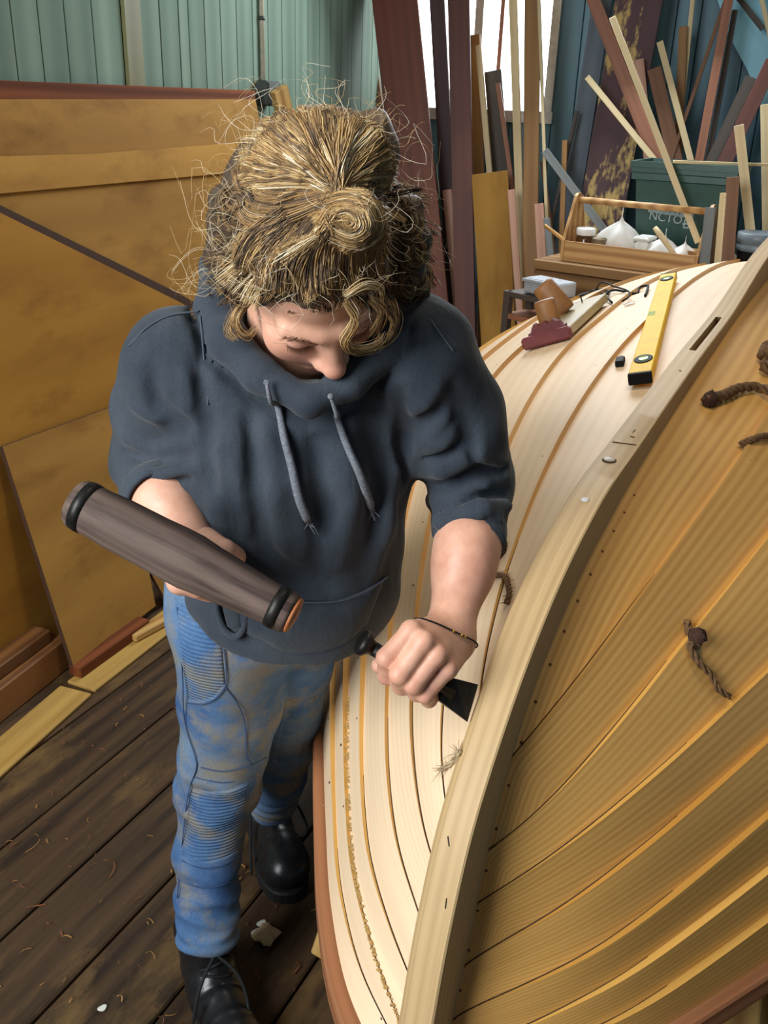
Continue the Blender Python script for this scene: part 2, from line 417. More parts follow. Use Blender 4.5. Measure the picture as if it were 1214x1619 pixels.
# low timbers at the foot of the plywood
def low_beam(name, p, q, zc, width, thick, mat, label, cat='board', up=Z3):
    a = atz(p[0], p[1], zc); b = atz(q[0], q[1], zc)
    return tag(beam(name, a, b, width, thick, mat, up, bev=.003), label, cat)
low_beam('floor_board', (-75, 1263), (120, 1092), .006, .105, .012, m_yellowboard, 'long yellow board lying on the floor at lower left')
low_beam('floor_board', (128, 1086), (300, 955), .006, .10, .012, m_yellowboard, 'shorter yellow board on the floor next to the jeans')
low_beam('timber_batten', (118, 1062), (228, 984), .030, .045, .036, m_redrail, 'reddish batten at the foot of the brown plywood panel', 'batten')
low_beam('timber_lath', (208, 1008), (300, 958), .026, .04, .022, m_pine, 'short pale lath lying on the yellow board by the jeans', 'lath')
def wall_pt(off, s_, z): return WALL0 + NW * off + DW * s_ + Z3 * z
tag(beam('timber_block', wall_pt(.258, -.5, .0505), wall_pt(.258, .445, .0505), .095, .10, m_brownwood, Z3, bev=.004), 'thick brown timber baulk on the floor at the left edge', 'timber')
tag(beam('timber_block', wall_pt(.245, -.5, .122), wall_pt(.250, .40, .122), .06, .04, m_brownwood, Z3, bev=.003), 'narrow brown timber lying on top of the thick baulk', 'timber')

# ================================================================== THE UPTURNED BOAT
BD = unit((0.447, 0.894, 0)); BN = np.array([BD[1], -BD[0], 0]); BP = np.array([0.12, 0.862, 0])
RAB = spline([(-.105, .45), (-.078, .542), (-.036, .667), (.004, .785), (.085, .892), (.234, .978), (.45, 1.032), (.676, 1.060), (1.06, 1.090), (1.455, 1.115), (2.09, 1.13), (2.5, 1.115), (2.85, 1.085)], 400)
SHE = spline([(-.15, .024, .455), (-.05, .145, .468), (.05, .225, .477), (.18, .310, .482), (.30, .385, .485), (.48, .49, .49), (.8, .64, .505), (1.2, .765, .53), (1.7, .83, .55), (2.1, .82, .565), (2.5, .77, .575), (2.8, .70, .58)], 400)
UG = np.linspace(0, 1, 400)
def hull_xbz(u, g):
    u = np.asarray(u, float); g = np.asarray(g, float)
    Xr, zr = np.interp(u, UG, RAB[:, 0]), np.interp(u, UG, RAB[:, 1])
    Xs, bs, zs = [np.interp(u, UG, SHE[:, k]) for k in range(3)]
    wd = .020; D = zr - zs; B = bs - wd; f = sm(u, .05, .55)
    c1 = .36 + .24 * f; e1 = .24 - .15 * f; c2 = .80 + .24 * f; e2 = .62 - .22 * f; q = 1 - g
    b = q**3 * wd + 3 * q * q * g * (wd + c1 * B) + 3 * q * g * g * (wd + c2 * B) + g**3 * (wd + B)
    z = q**3 * zr + 3 * q * q * g * (zr - e1 * D) + 3 * q * g * g * (zr - e2 * D) + g**3 * zs
    return Xr + (Xs - Xr) * g, b, z
def bworld(X, b, z, side=1): return BP + np.multiply.outer(X, BD) + np.multiply.outer(np.asarray(b) * side, BN) + np.multiply.outer(z, Z3)
def hull_pt(u, g, side, lift=0.0):
    e = 1e-3
    p = bworld(*hull_xbz(u, g), side)
    u1 = np.clip(u + e, 0, 1); u0 = np.clip(u - e, 0, 1); g1 = np.clip(g + e, 0, 1); g0 = np.clip(g - e, 0, 1)
    du = bworld(*hull_xbz(u1, g), side) - bworld(*hull_xbz(u0, g), side)
    dg = bworld(*hull_xbz(u, g1), side) - bworld(*hull_xbz(u, g0), side)
    n = np.cross(du, dg) * (-side)
    n = n / (np.linalg.norm(n, axis=-1, keepdims=True) + 1e-12)
    n = np.where((n @ BN * side + n[..., 2])[..., None] < 0, -n, n)
    return p + n * np.asarray(lift)[..., None], n
GA = [.14, .26, .43, .53, .645, .75, .85]; GB_ = [.107, .21, .32, .43, .56, .69, .83]
UK = [.132, .098, .077, .052, .030, .004, -.002]; TAU = [.038, .034, .047, .047, .040, .042, .032]
def seam_g(k, u):
    """girth position of seam k (0 = keel, 8 = sheer)"""
    u = np.asarray(u, float)
    if k == 0: return np.zeros_like(u)
    if k == 8: return np.ones_like(u)
    G = GA[k - 1] + (GB_[k - 1] - GA[k - 1]) * sm(u, .25, .65)
    return np.clip(G * (1 - np.exp(-np.maximum(u - UK[k - 1], 0) / TAU[k - 1])), 0, 1)

m_fir = wood('oiled_fir_planking', lin(222, 174, 98), lin(182, 128, 60), kind='UV', along=0.8, across=105, rough=0.42, contrast=0.62, vary=0.10, bumps=0.04, coat=0.2, figure=0.35)
m_firpale = wood('daylit_planed_fir', lin(240, 214, 180), lin(226, 192, 150), kind='UV', along=1.0, across=75, rough=0.6, contrast=0.45, vary=0.06, bumps=0.04, coat=0.0, figure=0.3)  # raw fir made paler with the left-hand daylight put into its colour
m_edge = wood('amber_plank_edge', lin(214, 166, 84), lin(188, 136, 60), kind='UV', along=1.2, across=60, rough=0.4, vary=0.05, coat=0.3)
m_keel = wood('grey_brown_oak_keel', lin(206, 176, 128), lin(168, 136, 92), kind='UV', along=1.5, across=130, rough=0.6, contrast=0.7, vary=0.02, bumps=0.1, figure=0.25)
m_mahog = wood('pinkish_rubbing_strip', lin(170, 114, 76), lin(136, 86, 54), kind='UV', along=1.5, across=60, rough=0.55, vary=0.04)
m_rivet = plain('dull_copper_nail', lin(92, 52, 26), 0.6, 0.3)
m_saw = plain('sawdust', lin(196, 160, 96), 0.95, nscale=400, var=0.35, bmp=1.0)

boat = empty('rowing_boat', bworld(1.2, 0, 0.0)); tag(boat, 'upturned clinker built wooden rowing boat with golden planking and oak keel', 'boat')
STRAKES = []
for side in (1, -1):
    for k in range(1, 9):
        u_start = max(0.0, UK[k - 1] if k - 1 < 7 else 0.0) if k <= 7 else 0.0
        # the strake lies between seam k-1 and seam k; both reach the stem at different heights
        us = max(0.0, UK[k - 1] if k <= 7 else 0.0)
        n = 90; uu = us + (1 - us) * (np.linspace(0, 1, n) ** 1.6)
        g0 = seam_g(k - 1, uu); g1 = seam_g(k, uu)
        g1 = np.maximum(g1, g0 + 1e-4)
        T = 0.0105 * (sm(uu - max(0, us), 0.015, 0.13) if side > 0 else .45 * sm(uu - max(0, us), 0.02, 0.12) + .55 * sm(uu - max(0, us), 0.12, 0.26)) + 0.0012
        if k == 1: T = T * 0 + 0.0008
        m_ = 7; rows = []; uvs = []
        girth = 1.05
        for j in range(m_):
            f = j / (m_ - 1); g = g0 + (g1 - g0) * f
            if k < 8: g = np.minimum(g, 1)
            lift = T * (1 - f) + 0.0005
            P, _n = hull_pt(uu, g, side, lift); rows.append(P); uvs.append(np.stack([uu * 3.7, (g - g0) * girth + k * 3.1 + (5 if side > 0 else 0)], 1))
        Pi0, _n = hull_pt(uu, g0, side, T * 0 - .0015); Pi1, _n = hull_pt(uu, g1, side, uu * 0 - .009)
        rows = [Pi0] + rows + [Pi1]; uvs = [uvs[0]] + uvs + [uvs[-1]]
        V = np.concatenate(rows); UVc = np.concatenate(uvs); R_ = len(rows); Fc = []; mi = []
        for j in range(R_ - 1):
            for i in range(n - 1):
                q = [j * n + i, j * n + i + 1, (j + 1) * n + i + 1, (j + 1) * n + i]
                Fc.append(q if side > 0 else q[::-1]); mi.append(1 if j == 0 else 0)
        for i in range(n - 1):
            q = [(R_ - 1) * n + i, (R_ - 1) * n + i + 1, i + 1, i]; Fc.append(q if side > 0 else q[::-1]); mi.append(0)
        # sharp edge between amber edge and face: duplicate rows via flat shading of edge strip
        ob = mesh('strake', V, Fc, m_fir if side > 0 else m_firpale, boat, False, uv=UVc)
        ob.data.materials.append(m_edge)
        ob.data.polygons.foreach_set('material_index', mi)
        ob.data.polygons.foreach_set('use_smooth', [0 < (i // (n - 1)) < R_ - 2 for i in range(len(Fc))])
        ob.data.set_sharp_from_angle(angle=math.radians(35))
        STRAKES.append(ob)

# dark caulking gaps where the seams run into the stem
m_gap = plain('dark_seam_gap', lin(52, 32, 16), 0.9)
for side in (1, -1):
    for k in range(1, 8):
        u0 = max(UK[k - 1], .004) + .002; uu = np.linspace(u0, u0 + .11, 40)
        P, _n = hull_pt(uu, seam_g(k, uu), side, uu * 0 + .0008)
        Vt, Ft = tube_geo(P, np.interp(np.linspace(0, 1, 40), [0, .5, 1], [.0013, .0011, .0004]), 5); mesh('seam_gap', Vt, Ft, m_gap, boat, True)
# keel and stem, one moulded timber with a centreboard slot
KO = spline([(-.19, .40), (-.178, .47), (-.150, .60), (-.115, .73), (-.066, .838), (.014, .925), (.15, 1.018), (.325, 1.076), (.56, 1.098), (.8, 1.116), (1.03, 1.130), (1.41, 1.146), (1.93, 1.20), (2.34, 1.218), (2.86, 1.215)], 160)
KI = spline([(-.085, .40), (-.075, .45), (-.052, .55), (-.012, .667), (.028, .770), (.105, .872), (.245, .955), (.45, 1.010), (.676, 1.038), (1.06, 1.068), (1.455, 1.093), (2.09, 1.108), (2.5, 1.095), (2.86, 1.065)], 160)
KO[:, 0] += 0; KW = 0.0225
def keel_sect(i, b0, b1, ch0, ch1, depth=1.0):
    """8 points of a section between athwart b0..b1 with chamfers ch on the outer corners"""
    o = KO[i]; n_ = KI[i]; dv = (n_ - o) * depth; L = np.linalg.norm(dv); e = dv / L
    pts = [(b0, L), (b0, ch0), (b0 + ch0 * .8, 0), (b1 - ch1, 0), (b1, ch1), (b1, L)]
    return [bworld(o[0] + e[0] * q, b, o[1] + e[1] * q, 1) for b, q in pts], pts, L
def keel_loft(i0, i1, b0, b1, chf0, chf1):
    rows = []; uv = []
    for i in range(i0, i1 + 1):
        pts, raw, L = keel_sect(i, b0, b1, chf0(i), chf1(i)); rows.append(pts)
        s = i / 159 * 3.7; uv += [(s, raw[j][0] - raw[j][1]) if j in (0, 1) else ((s, raw[j][0]) if j < 4 else (s, raw[j][0] + raw[j][1])) for j in range(6)]
    V = np.array(rows).reshape(-1, 3); Fc = []
    for r in range(len(rows) - 1):
        for j in range(6):
            j2 = (j + 1) % 6; Fc.append([r * 6 + j, r * 6 + j2, (r + 1) * 6 + j2, (r + 1) * 6 + j])
    Fc.append(list(range(6))[::-1]); Fc.append([(len(rows) - 1) * 6 + j for j in range(6)])
    return V, [f[::-1] for f in Fc], uv
cl = lambda i: 0.002 + 0.012 * (1 - sm(KO[i][0], .0, .12)); cr_ = lambda i: 0.0022
iS0 = int(np.argmin(abs(KO[:, 0] - 1.08))); iS1 = int(np.argmin(abs(KO[:, 0] - 1.37)))
iS0 = max(iS0, 1)
parts = []; UVk = []
for a in ((0, iS0, -KW, KW, cl, cr_), (iS0, iS1, -KW, -.0075, cl, lambda i: 0.0005), (iS0, iS1, .0055, KW, lambda i: 0.0005, cr_), (iS1, 159, -KW, KW, cl, cr_)):
    V, Fc, uv = keel_loft(*a); parts.append((V, Fc)); UVk += uv
V, Fc = join_geo(parts)
keel = mesh('keel', V, Fc, m_keel, boat, False, uv=UVk)
keel['label'] = 'long grey brown oak keel and curved stem with a slot'
keel.data.polygons.foreach_set('use_smooth', [True] * len(keel.data.polygons)); keel.data.set_sharp_from_angle(angle=math.radians(30))
# centreboard case below the slot
m_dark = plain('dark_inside', lin(40, 26, 14), 0.9)
sa, sb_ = KI[iS0 - 1], KI[iS1 + 1]
beam('centreboard_case', bworld(sa[0] - .02, 0, sa[1] - .03), bworld(sb_[0] + .02, 0, sb_[1] - .03), .05, .06, m_dark, Z3, boat)

# transom
gs = np.linspace(0, 1, 24); Pr, _ = hull_pt(gs * 0 + 1.0, gs, 1, gs * 0 - .004); Pl, _ = hull_pt(gs * 0 + 1.0, gs, -1, gs * 0 - .004)
ring = np.vstack([Pr[::-1], Pl]); kq = len(ring); tv = np.vstack([ring, ring - BD * .025])
mesh('transom', tv, [list(range(kq)), list(range(2 * kq - 1, kq - 1, -1))] + [[i, (i + 1) % kq, (i + 1) % kq + kq, i + kq] for i in range(kq)], m_mahog, boat, uv=tv[:, :2])
# rubbing strips along both sheers
for side in (1, -1):
    n = 80; uu = np.linspace(0.002, 1, n); rows = []; uv = []
    P, nr = hull_pt(uu, uu * 0 + 0.995, side, uu * 0)
    hz = unit(BN * side)
    outw = nr * np.array([1, 1, 0.0]); outw /= np.linalg.norm(outw, axis=1)[:, None]
    for (o_, z_) in ((-.006, .012), (.016, .012), (.019, .008), (.019, -.026), (.016, -.03), (-.006, -.03)):
        rows.append(P + outw * o_ + Z3 * z_); uv.append(np.stack([uu * 3.6, uu * 0 + o_ + z_], 1))
    V = np.concatenate(rows); R_ = len(rows); Fc = []
    for j in range(R_):
        for i in range(n - 1):
            q = [j * n + i, j * n + i + 1, ((j + 1) % R_) * n + i + 1, ((j + 1) % R_) * n + i]; Fc.append(q if side > 0 else q[::-1])
    ob = mesh('rubbing_strip', V, Fc, m_mahog, boat, uv=np.concatenate(uv))
    ob.data.polygons.foreach_set('use_smooth', [True] * len(Fc)); ob.data.set_sharp_from_angle(angle=math.radians(30))
# nail heads along laps and hood ends (stuff)
nv = []
def disc(p, n, r=.002, h=.0006):
    a = unit(np.cross(n, (0.3, 0.5, 0.8))); b = np.cross(n, a)
    ring_ = [p + n * h + r * (math.cos(t) * a + math.sin(t) * b) for t in np.linspace(0, 2 * math.pi, 7)[:-1]]
    base_ = [q - n * (h + .002) + (q - p - n * h) * .2 for q in ring_]
    return np.array(ring_ + base_), [list(range(6))] + [[i, i + 6, (i + 1) % 6 + 6, (i + 1) % 6] for i in range(6)]
for side in (1, -1):
    for k in range(1, 8):
        u_ = max(UK[k - 1], 0) + .03
        while u_ < 0.98:
            g_ = float(seam_g(k, u_)) + .018
            if g_ > .03:
                p, n_ = hull_pt(np.array(u_), np.array(min(g_, .99)), side, np.array(.0085 * float(sm(np.array(u_ - max(UK[k - 1], 0)), .03, .22)) + .0012)); nv.append(disc(p, n_))
            u_ += random.uniform(.036, .06)
    for u_ in np.arange(.012, .30, .016):      # hood-end fastenings beside stem
        p, n_ = hull_pt(np.array(u_), np.array(.02 + .35 * max(0, .06 - u_)), side, np.array(.0012)); nv.append(disc(p, n_, .002))
V, Fc = join_geo(nv); tag(mesh('nail_heads', V, Fc, m_rivet, boat), kind='stuff')
# plug and pencil marks on the keel
htree = [bvh_of(o) for o in STRAKES + [keel]]
def mark(name, pxs, r, mat, lift=.0006):
    P = [hit(htree, x, y, lift)[0] for x, y in pxs]; return tube(name, spline(P, 16), r, mat, boat, 5)
m_pencil = plain('pencil_line', lin(60, 52, 44), 0.8)
m_plug = plain('grey_plug', lin(150, 132, 100), 0.5)
p, n_ = hit(htree, 963, 728); 
lathe('plug', [(.0105, 0), (.0105, .0012), (.0098, .0016)], p, n_, m_pencil, boat, 18); lathe('plug', [(.009, .0), (.009, .0019), (.008, .0023)], p, n_, m_plug, boat, 18)
mark('pencil_mark', [(968, 699), (1006, 704)], .0007, m_pencil)
for q in ((1004, 680, 1000, 684), (996, 690, 1003, 692), (1073, 586, 1077, 587), (708, 1322, 710, 1338), (706, 1420, 704, 1436)): mark('pencil_mark', [(q[0], q[1]), ((q[0] + q[2]) / 2, (q[1] + q[3]) / 2), (q[2], q[3])], .0007, m_pencil)
p, n_ = hit(htree, 925, 790); lathe('chalk_dab', [(.006, 0), (.005, .001), (.002, .0016)], p, n_, plain('chalk_white', lin(225, 220, 222), 0.8), boat, 10)
# sawdust lying along the lower left laps
sd = []
for k, u0, u1 in ((6, .02, .2), (8, .03, .16)):
    for _i in range(260):
        u_ = random.uniform(u0, u1); g_ = float(seam_g(k, u_)) + (random.gauss(.006, .004) if k < 8 else random.gauss(-.012, .006))
        p, n_ = hull_pt(np.array(u_), np.array(np.clip(g_ - (.02 if k < 8 else 0), 0, 1)), -1, np.array(.004))
        v_, f_ = cbox(random.uniform(.002, .005), random.uniform(.002, .004), .002, .0004); 
        a_ = random.uniform(0, 6.28); ca, sa2 = math.cos(a_), math.sin(a_)
        sd.append((place(v_, np.array([ca, sa2, 0]), np.array([-sa2, ca, 0]), n_, p), f_))
V, Fc = join_geo(sd); tag(mesh('sawdust', V, Fc, m_saw, boat), kind='stuff')
print('HULL done')

# trestles carrying the boat
def trestle(X, label, half):
    t = empty('trestle', bworld(X, 0, 0)); tag(t, label, 'trestle', 'trestles under the boat')
    uS = float(np.interp(X, SHE[:, 0], UG)); ztop = float(np.interp(X, SHE[:, 0], SHE[:, 2])) - .035
    beam('crossbar', bworld(X, -half, ztop - .045), bworld(X, half, ztop - .045), .07, .09, m_pine, Z3, t, .004)
    for sx in (-1, 1):
        for dx in (-1, 1):
            beam('leg', bworld(X + dx * .03, sx * (half - .09), ztop - .03), bworld(X + dx * .14, sx * (half - .02), 0.012), .075, .03, m_pine, BD, t, .003)
        beam('brace', bworld(X - .11, sx * (half - .04), .2), bworld(X + .11, sx * (half - .04), .2), .06, .02, m_pine, BN, t, .003)
trestle(.46, 'pine trestle under the bow of the upturned boat', .40)
trestle(2.2, 'pine trestle under the far end of the upturned boat', .80)

# ------------------------------------------------------------------ things lying on the hull
def hp(x, y, lift=0.0):
    for dy in range(0, 60, 3):
        r = hit(htree, x, y + dy, lift)
        if r is not None: return r
m_yel = plain('yellow_level_paint', lin(240, 196, 24), 0.6, var=0.08, spec=0.15)
m_blk = plain('black_plastic', lin(22, 22, 24), 0.7, spec=0.2)
m_vial = plain('pale_green_vial', lin(170, 205, 110), 0.15)
a, na = hp(1014, 612); b, nb = hp(1058, 449)
nav = unit(na + nb); L = np.linalg.norm(b - a); dx = unit(b - a)
sl = empty('spirit_level', a); tag(sl, 'yellow spirit level lying on the pale planking beside the keel', 'spirit level')
top = nav * .026; wdt = .044
cx_ = frame(dx, nav)
# find lift so that it rests on the rounded planking
mid = hp(1036, 530)[0]; bul = max(0.0, float(np.dot(mid - (a + b) / 2, nav))) + .003
o0 = a + nav * (.013 + bul); o1 = b + nav * (.013 + bul)
beam('level_body', o0, o1, wdt, .022, m_yel, nav, sl, .002)
beam('end_cap', o0 - dx * .012, o0 - dx * .0005, wdt + .001, .023, m_blk, nav, sl, .002)
beam('end_cap', o1 + dx * .0005, o1 + dx * .012, wdt + .001, .023, m_blk, nav, sl, .002)
yv = cx_[1]
def oval(name, c, rx, ry, h, mat):
    V, Fc = lathe_geo([(1, 0), (1, h), (.9, h * 1.3)], 20); V = V * np.array([rx, ry, 1]); return mesh(name, place(V, dx, yv, nav, c), Fc, mat, sl, True)
for f in (.09, .92):
    c = o0 + (o1 - o0) * f + nav * .0105; oval('vial_ring', c, .032, .0185, .0018, m_blk); oval('vial', c + nav * .001, .017, .010, .002, m_vial)
c = o0 + (o1 - o0) * .5 + nav * .0102 + yv * .012
beam('vial', c - dx * .022, c + dx * .022, .016, .003, m_vial, nav, sl, .001)
# black clip beside the level
p, n_ = hp(981, 576); q, _ = hp(985, 563)
ck = empty('black_clip', p); tag(ck, 'small black plastic clip lying left of the yellow level', 'clip')
d_ = unit(q - p); beam('clip_body', p - d_ * .022 + n_ * .007, p + d_ * .016 + n_ * .007, .018, .013, m_blk, n_, ck, .002)
beam('clip_tab', p + d_ * .0165 + n_ * .006, p + d_ * .030 + n_ * .006, .008, .009, m_blk, n_, ck, .002)

# sanding board with two dowel handles
m_hand = plain('worn_wood_handle', lin(146, 100, 56), 0.55, nscale=25, var=0.2)
m_maroon = plain('maroon_rubber', lin(112, 52, 54), 0.6)
m_glue = plain('grey_ply_base', lin(168, 150, 108), 0.35, nscale=12, var=0.2)
a, na = hp(866, 548); b, nb = hp(930, 490)
ax = unit(b - a); nv_ = unit(na + nb); fx, fy, fz = frame(ax, nv_)
sbd = empty('sanding_board', a); tag(sbd, 'sanding board with two stubby dowel handles and maroon front on the hull', 'sanding board')
L = np.linalg.norm(b - a) * 1.02; midp = hp(896, 519)[0]; bl = max(0, float(np.dot(midp - (a + b) / 2, nv_))) + .004
base = a + nv_ * (bl + .012)
beam('base_board', base + ax * .02, base + ax * L, .115, .022, m_glue, nv_, sbd, .002)
beam('front_strip', base + ax * .0 + nv_ * .0, base + ax * .0195, .125, .03, m_maroon, nv_, sbd, .006)
V, Fc = [], []
for i, yy in enumerate(np.linspace(-.045, .05, 15)):
    h = .022 + .005 * math.sin(i * 1.9) * (1 if 1 < i < 13 else 0) if 1 < i < 13 else .006
    for xx in (.032, .048):
        for zz in (0.0111, .0111 + h): V.append(base + fx * xx + fy * yy + fz * zz)
for i in range(14):
    k0 = i * 4; k1 = k0 + 4
    Fc += [[k0, k1, k1 + 1, k0 + 1], [k0 + 2, k0 + 3, k1 + 3, k1 + 2], [k0 + 1, k1 + 1, k1 + 3, k0 + 3], [k0, k0 + 2, k1 + 2, k1]]
Fc += [[0, 1, 3, 2], [56, 58, 59, 57]]
mesh('felt_guard', V, Fc, m_maroon, sbd)
lathe('handle', [(.024, 0), (.026, .01), (.026, .062), (.023, .068)], base + fx * .082 + nv_ * .0112 + fy * .006, nv_ + fx * .05, m_hand, sbd, 20)
lathe('handle', [(.027, 0), (.03, .01), (.030, .088), (.026, .096)], base + fx * (L * .66) + nv_ * .0112 + fy * .02, nv_ + fy * .45 - fx * .05, m_hand, sbd, 20)
tube('screw', [base + fx * (L * .9) + nv_ * .0115, base + fx * (L * .9) + nv_ * .03], .002, m_blk, sbd, 6)

# spectacles
gl = empty('spectacles', hp(960, 470)[0]); tag(gl, 'black framed spectacles lying on the hull beside the sanding board', 'glasses')
def hs_(pts, lift): return [hp(x, y, l)[0] if hp(x, y, l) is not None else None for (x, y), l in zip(pts, lift)]
def wire(name, pts, lift, r, parent=gl, mat=m_blk):
    P = [q for q in hs_(pts, lift) if q is not None]
    return tube(name, spline(P, 30), r, mat, parent, 6)
wire('temple', [(914, 454), (930, 456), (952, 462), (962, 472)], [.008, .014, .018, .012], 0.0032)
wire('temple', [(955, 474), (972, 466), (1000, 465), (1012, 461), (1022, 457), (1024, 462), (1020, 470)], [.012, .014, .014, .012, .010, .008, .004], 0.0035)
wire('bridge', [(930, 458), (945, 466), (956, 473), (968, 482)], [.014, .016, .016, .006], 0.0032)
wire('nose_rest', [(956, 474), (952, 484)], [.014, .003], .0026)
wire('rim', [(935, 457), (955, 456), (970, 463), (980, 474), (978, 477)], [.016, .020, .022, .016, .010], .0026)
mgl, nt, b_ = nodes('clear_lens'); b_.inputs['Transmission Weight'].default_value = 0.0; b_.inputs['Base Color'].default_value = lin(226, 224, 218); b_.inputs['Roughness'].default_value = 0.08; b_.inputs['Alpha'].default_value = 0.45
c, n_ = hp(996, 482, .004); c2 = hp(1006, 476, .004)[0]; d_ = unit(c2 - c); e_ = np.cross(n_, d_)
V, Fc = lathe_geo([(1, 0), (.97, .001), (.5, .0022), (.02, .0026)], 18); V = V * np.array([.022, .014, 1])
mesh('lens', place(V, d_, e_, n_, c), Fc, mgl, gl, True)
c, n_ = hp(920, 459, .004)
V, Fc = lathe_geo([(1, 0), (.97, .001), (.5, .0022), (.02, .0026)], 18); V = V * np.array([.024, .018, 1])
mesh('lens', place(V, d_, e_, n_, c), Fc, m_blk, gl, True)

# oakum and tarred rope ends poking out of the hull
m_oak = plain('brown_oakum', lin(104, 76, 46), 0.95, nscale=120, var=0.4, bmp=0.8)
m_oakd = plain('dark_oakum', lin(62, 38, 24), 0.95, nscale=120, var=0.4, bmp=0.8)
def fibres(name, pxs, r, label, mat, frays=26, spread=.008, knot=None, lifts=None):
    e = empty(name, hp(*pxs[0])[0]); tag(e, label, 'oakum', 'oakum strands on the hull')
    P = []
    for i, (x, y) in enumerate(pxs):
        h = hp(x, y, (lifts[i] if lifts else r * 1.2))
        if h is None: continue
        P.append(h[0])
    C = spline(P, 60); geo = []
    T = np.gradient(C, axis=0); T /= np.linalg.norm(T, axis=1)[:, None]
    nrm = hp(*pxs[0])[1]
    for s_ in range(3):     # three twisted yarns
        ph = s_ * 2.094; cur = []
        for i in range(60):
            b2 = unit(np.cross(T[i], nrm)); a2 = np.cross(b2, T[i]); w_ = ph + i * .38
            cur.append(C[i] + (a2 * math.cos(w_) + b2 * math.sin(w_)) * r * .55)
        geo.append(tube_geo(cur, r * .62 * (1 - .35 * np.linspace(0, 1, 60)), 6))
    V, Fc = join_geo(geo); mesh('strand', V, Fc, mat, e, True)
    fg = []
    for i in range(frays):
        k = random.randrange(0, 60) if random.random() < .5 else random.choice([random.randrange(0, 8), random.randrange(50, 60)])
        dv = unit(RNG.normal(size=3)); dv = dv - nrm * min(0, np.dot(dv, nrm)); L_ = random.uniform(.3, 1.1) * spread * 1.2
        fg.append(tube_geo([C[k], C[k] + dv * L_ * .5 + T[k] * L_ * .2, C[k] + dv * L_ + T[k] * L_ * .6], [.0005, .0004, .0002], 3))
    V, Fc = join_geo(fg); tag(mesh('frayed_fibres', V, Fc, mat, e), kind='stuff')
    if knot is not None:
        h = hp(*knot[0], knot[1] * .7); V, Fc = lathe_geo([(.05, -1), (.7, -.75), (1, 0), (.75, .7), (.05, 1)], 12)
        V = V * knot[1]; nz = RNG.normal(size=V.shape) * knot[1] * .12
        x_, y_, z_ = frame(ray(700, 500), h[1]); mesh('knot', place(V + nz, x_, y_, z_, h[0]), Fc, m_oakd if mat is m_oak else m_oak, e, True)
    return e
fibres('oakum_twist', [(1082, 982), (1092, 1000), (1098, 1022), (1086, 1020), (1100, 1050), (1118, 1066), (1130, 1090), (1148, 1102)], .0048, 'brown twisted oakum strand hanging from a seam on the right side', m_oak, 40, .010, ((1094, 1008), .012))
fibres('oakum_twist', [(1112, 642), (1140, 634), (1168, 622), (1190, 620), (1230, 634)], .010, 'thick frayed oakum strand near the upper right edge', m_oak, 40, .014, ((1118, 640), .016))
fibres('oakum_ball', [(1204, 575), (1212, 560), (1226, 575), (1215, 596), (1200, 588)], .014, 'grey brown oakum tuft cut by the right picture edge', m_oak, 40, .016)
fibres('oakum_twist', [(1168, 708), (1190, 698), (1225, 692)], .006, 'thin oakum wisp below the thick strand at right', m_oak, 30, .012)
fibres('oakum_twist', [(790, 884), (799, 872), (800, 862), (792, 858)], .006, 'dark oakum loop behind the bare forearm', m_oakd, 20, .008)
fibres('oakum_twist', [(782, 912), (795, 915), (806, 925), (808, 948), (804, 958)], .0045, 'brown oakum tuft between forearm and keel', m_oak, 40, .012)
fibres('oakum_twist', [(730, 1192), (720, 1204), (712, 1212), (700, 1218)], .0035, 'pale fluffy oakum tuft at the stem below the iron', plain('pale_oakum', lin(170, 150, 116), .95, nscale=120, var=.3), 90, .014)

# ================================================================== TIMBER RACK AND CLUTTER AT THE BACK
m_dkmah = wood('dark_mahogany', lin(124, 64, 44), lin(84, 40, 28), across=40, rough=0.5, vary=0.08, contrast=0.6, figure=0.2)
m_redbrown = wood('red_brown_plank', lin(108, 54, 40), lin(70, 33, 26), across=40, rough=0.5, vary=0.08, contrast=0.6, figure=0.2)
m_purple = wood('dark_purple_brown_gap_shade', lin(72, 52, 54), lin(44, 30, 34), across=40, rough=0.6, vary=0.12, contrast=0.6, figure=0.2)
m_tan = wood('tan_plank', lin(168, 124, 70), lin(128, 88, 46), across=40, rough=0.6, vary=0.12, contrast=0.6, figure=0.2)
m_cream = wood('cream_lath', lin(230, 212, 170), lin(200, 172, 122), across=50, rough=0.6, vary=0.08, contrast=0.6, figure=0.2)
m_orange = wood('orange_cedar', lin(158, 104, 76), lin(122, 74, 52), across=45, rough=0.55, vary=0.10, contrast=0.6, figure=0.2)
m_pink = wood('pinkish_plank', lin(208, 160, 136), lin(180, 130, 108), across=45, rough=0.6, vary=0.06, contrast=0.5)
m_greyw = wood('weathered_grey_plank', lin(142, 146, 146), lin(100, 104, 106), across=45, rough=0.7, vary=0.12, contrast=0.6, figure=0.2)
m_bluegrey = wood('blue_grey_painted_plank', lin(102, 118, 132), lin(78, 90, 104), across=30, rough=0.6, vary=0.05, contrast=0.5)
m_brown2 = wood('mid_brown_lath', lin(134, 92, 62), lin(96, 62, 40), across=45, rough=0.6, vary=0.12, contrast=0.6, figure=0.2)
m_dkgrey = wood('dark_grey_brown_board', lin(86, 76, 68), lin(56, 48, 44), across=45, rough=0.6, vary=0.10, contrast=0.6, figure=0.2)
m_peel = wood('peeling_purple_paint', lin(98, 72, 76), lin(70, 48, 54), across=18, rough=0.7, vary=0.04, contrast=0.5, bumps=0.5, stain=lin(206, 176, 108), st=(0.50, 0.56), figure=0.2)

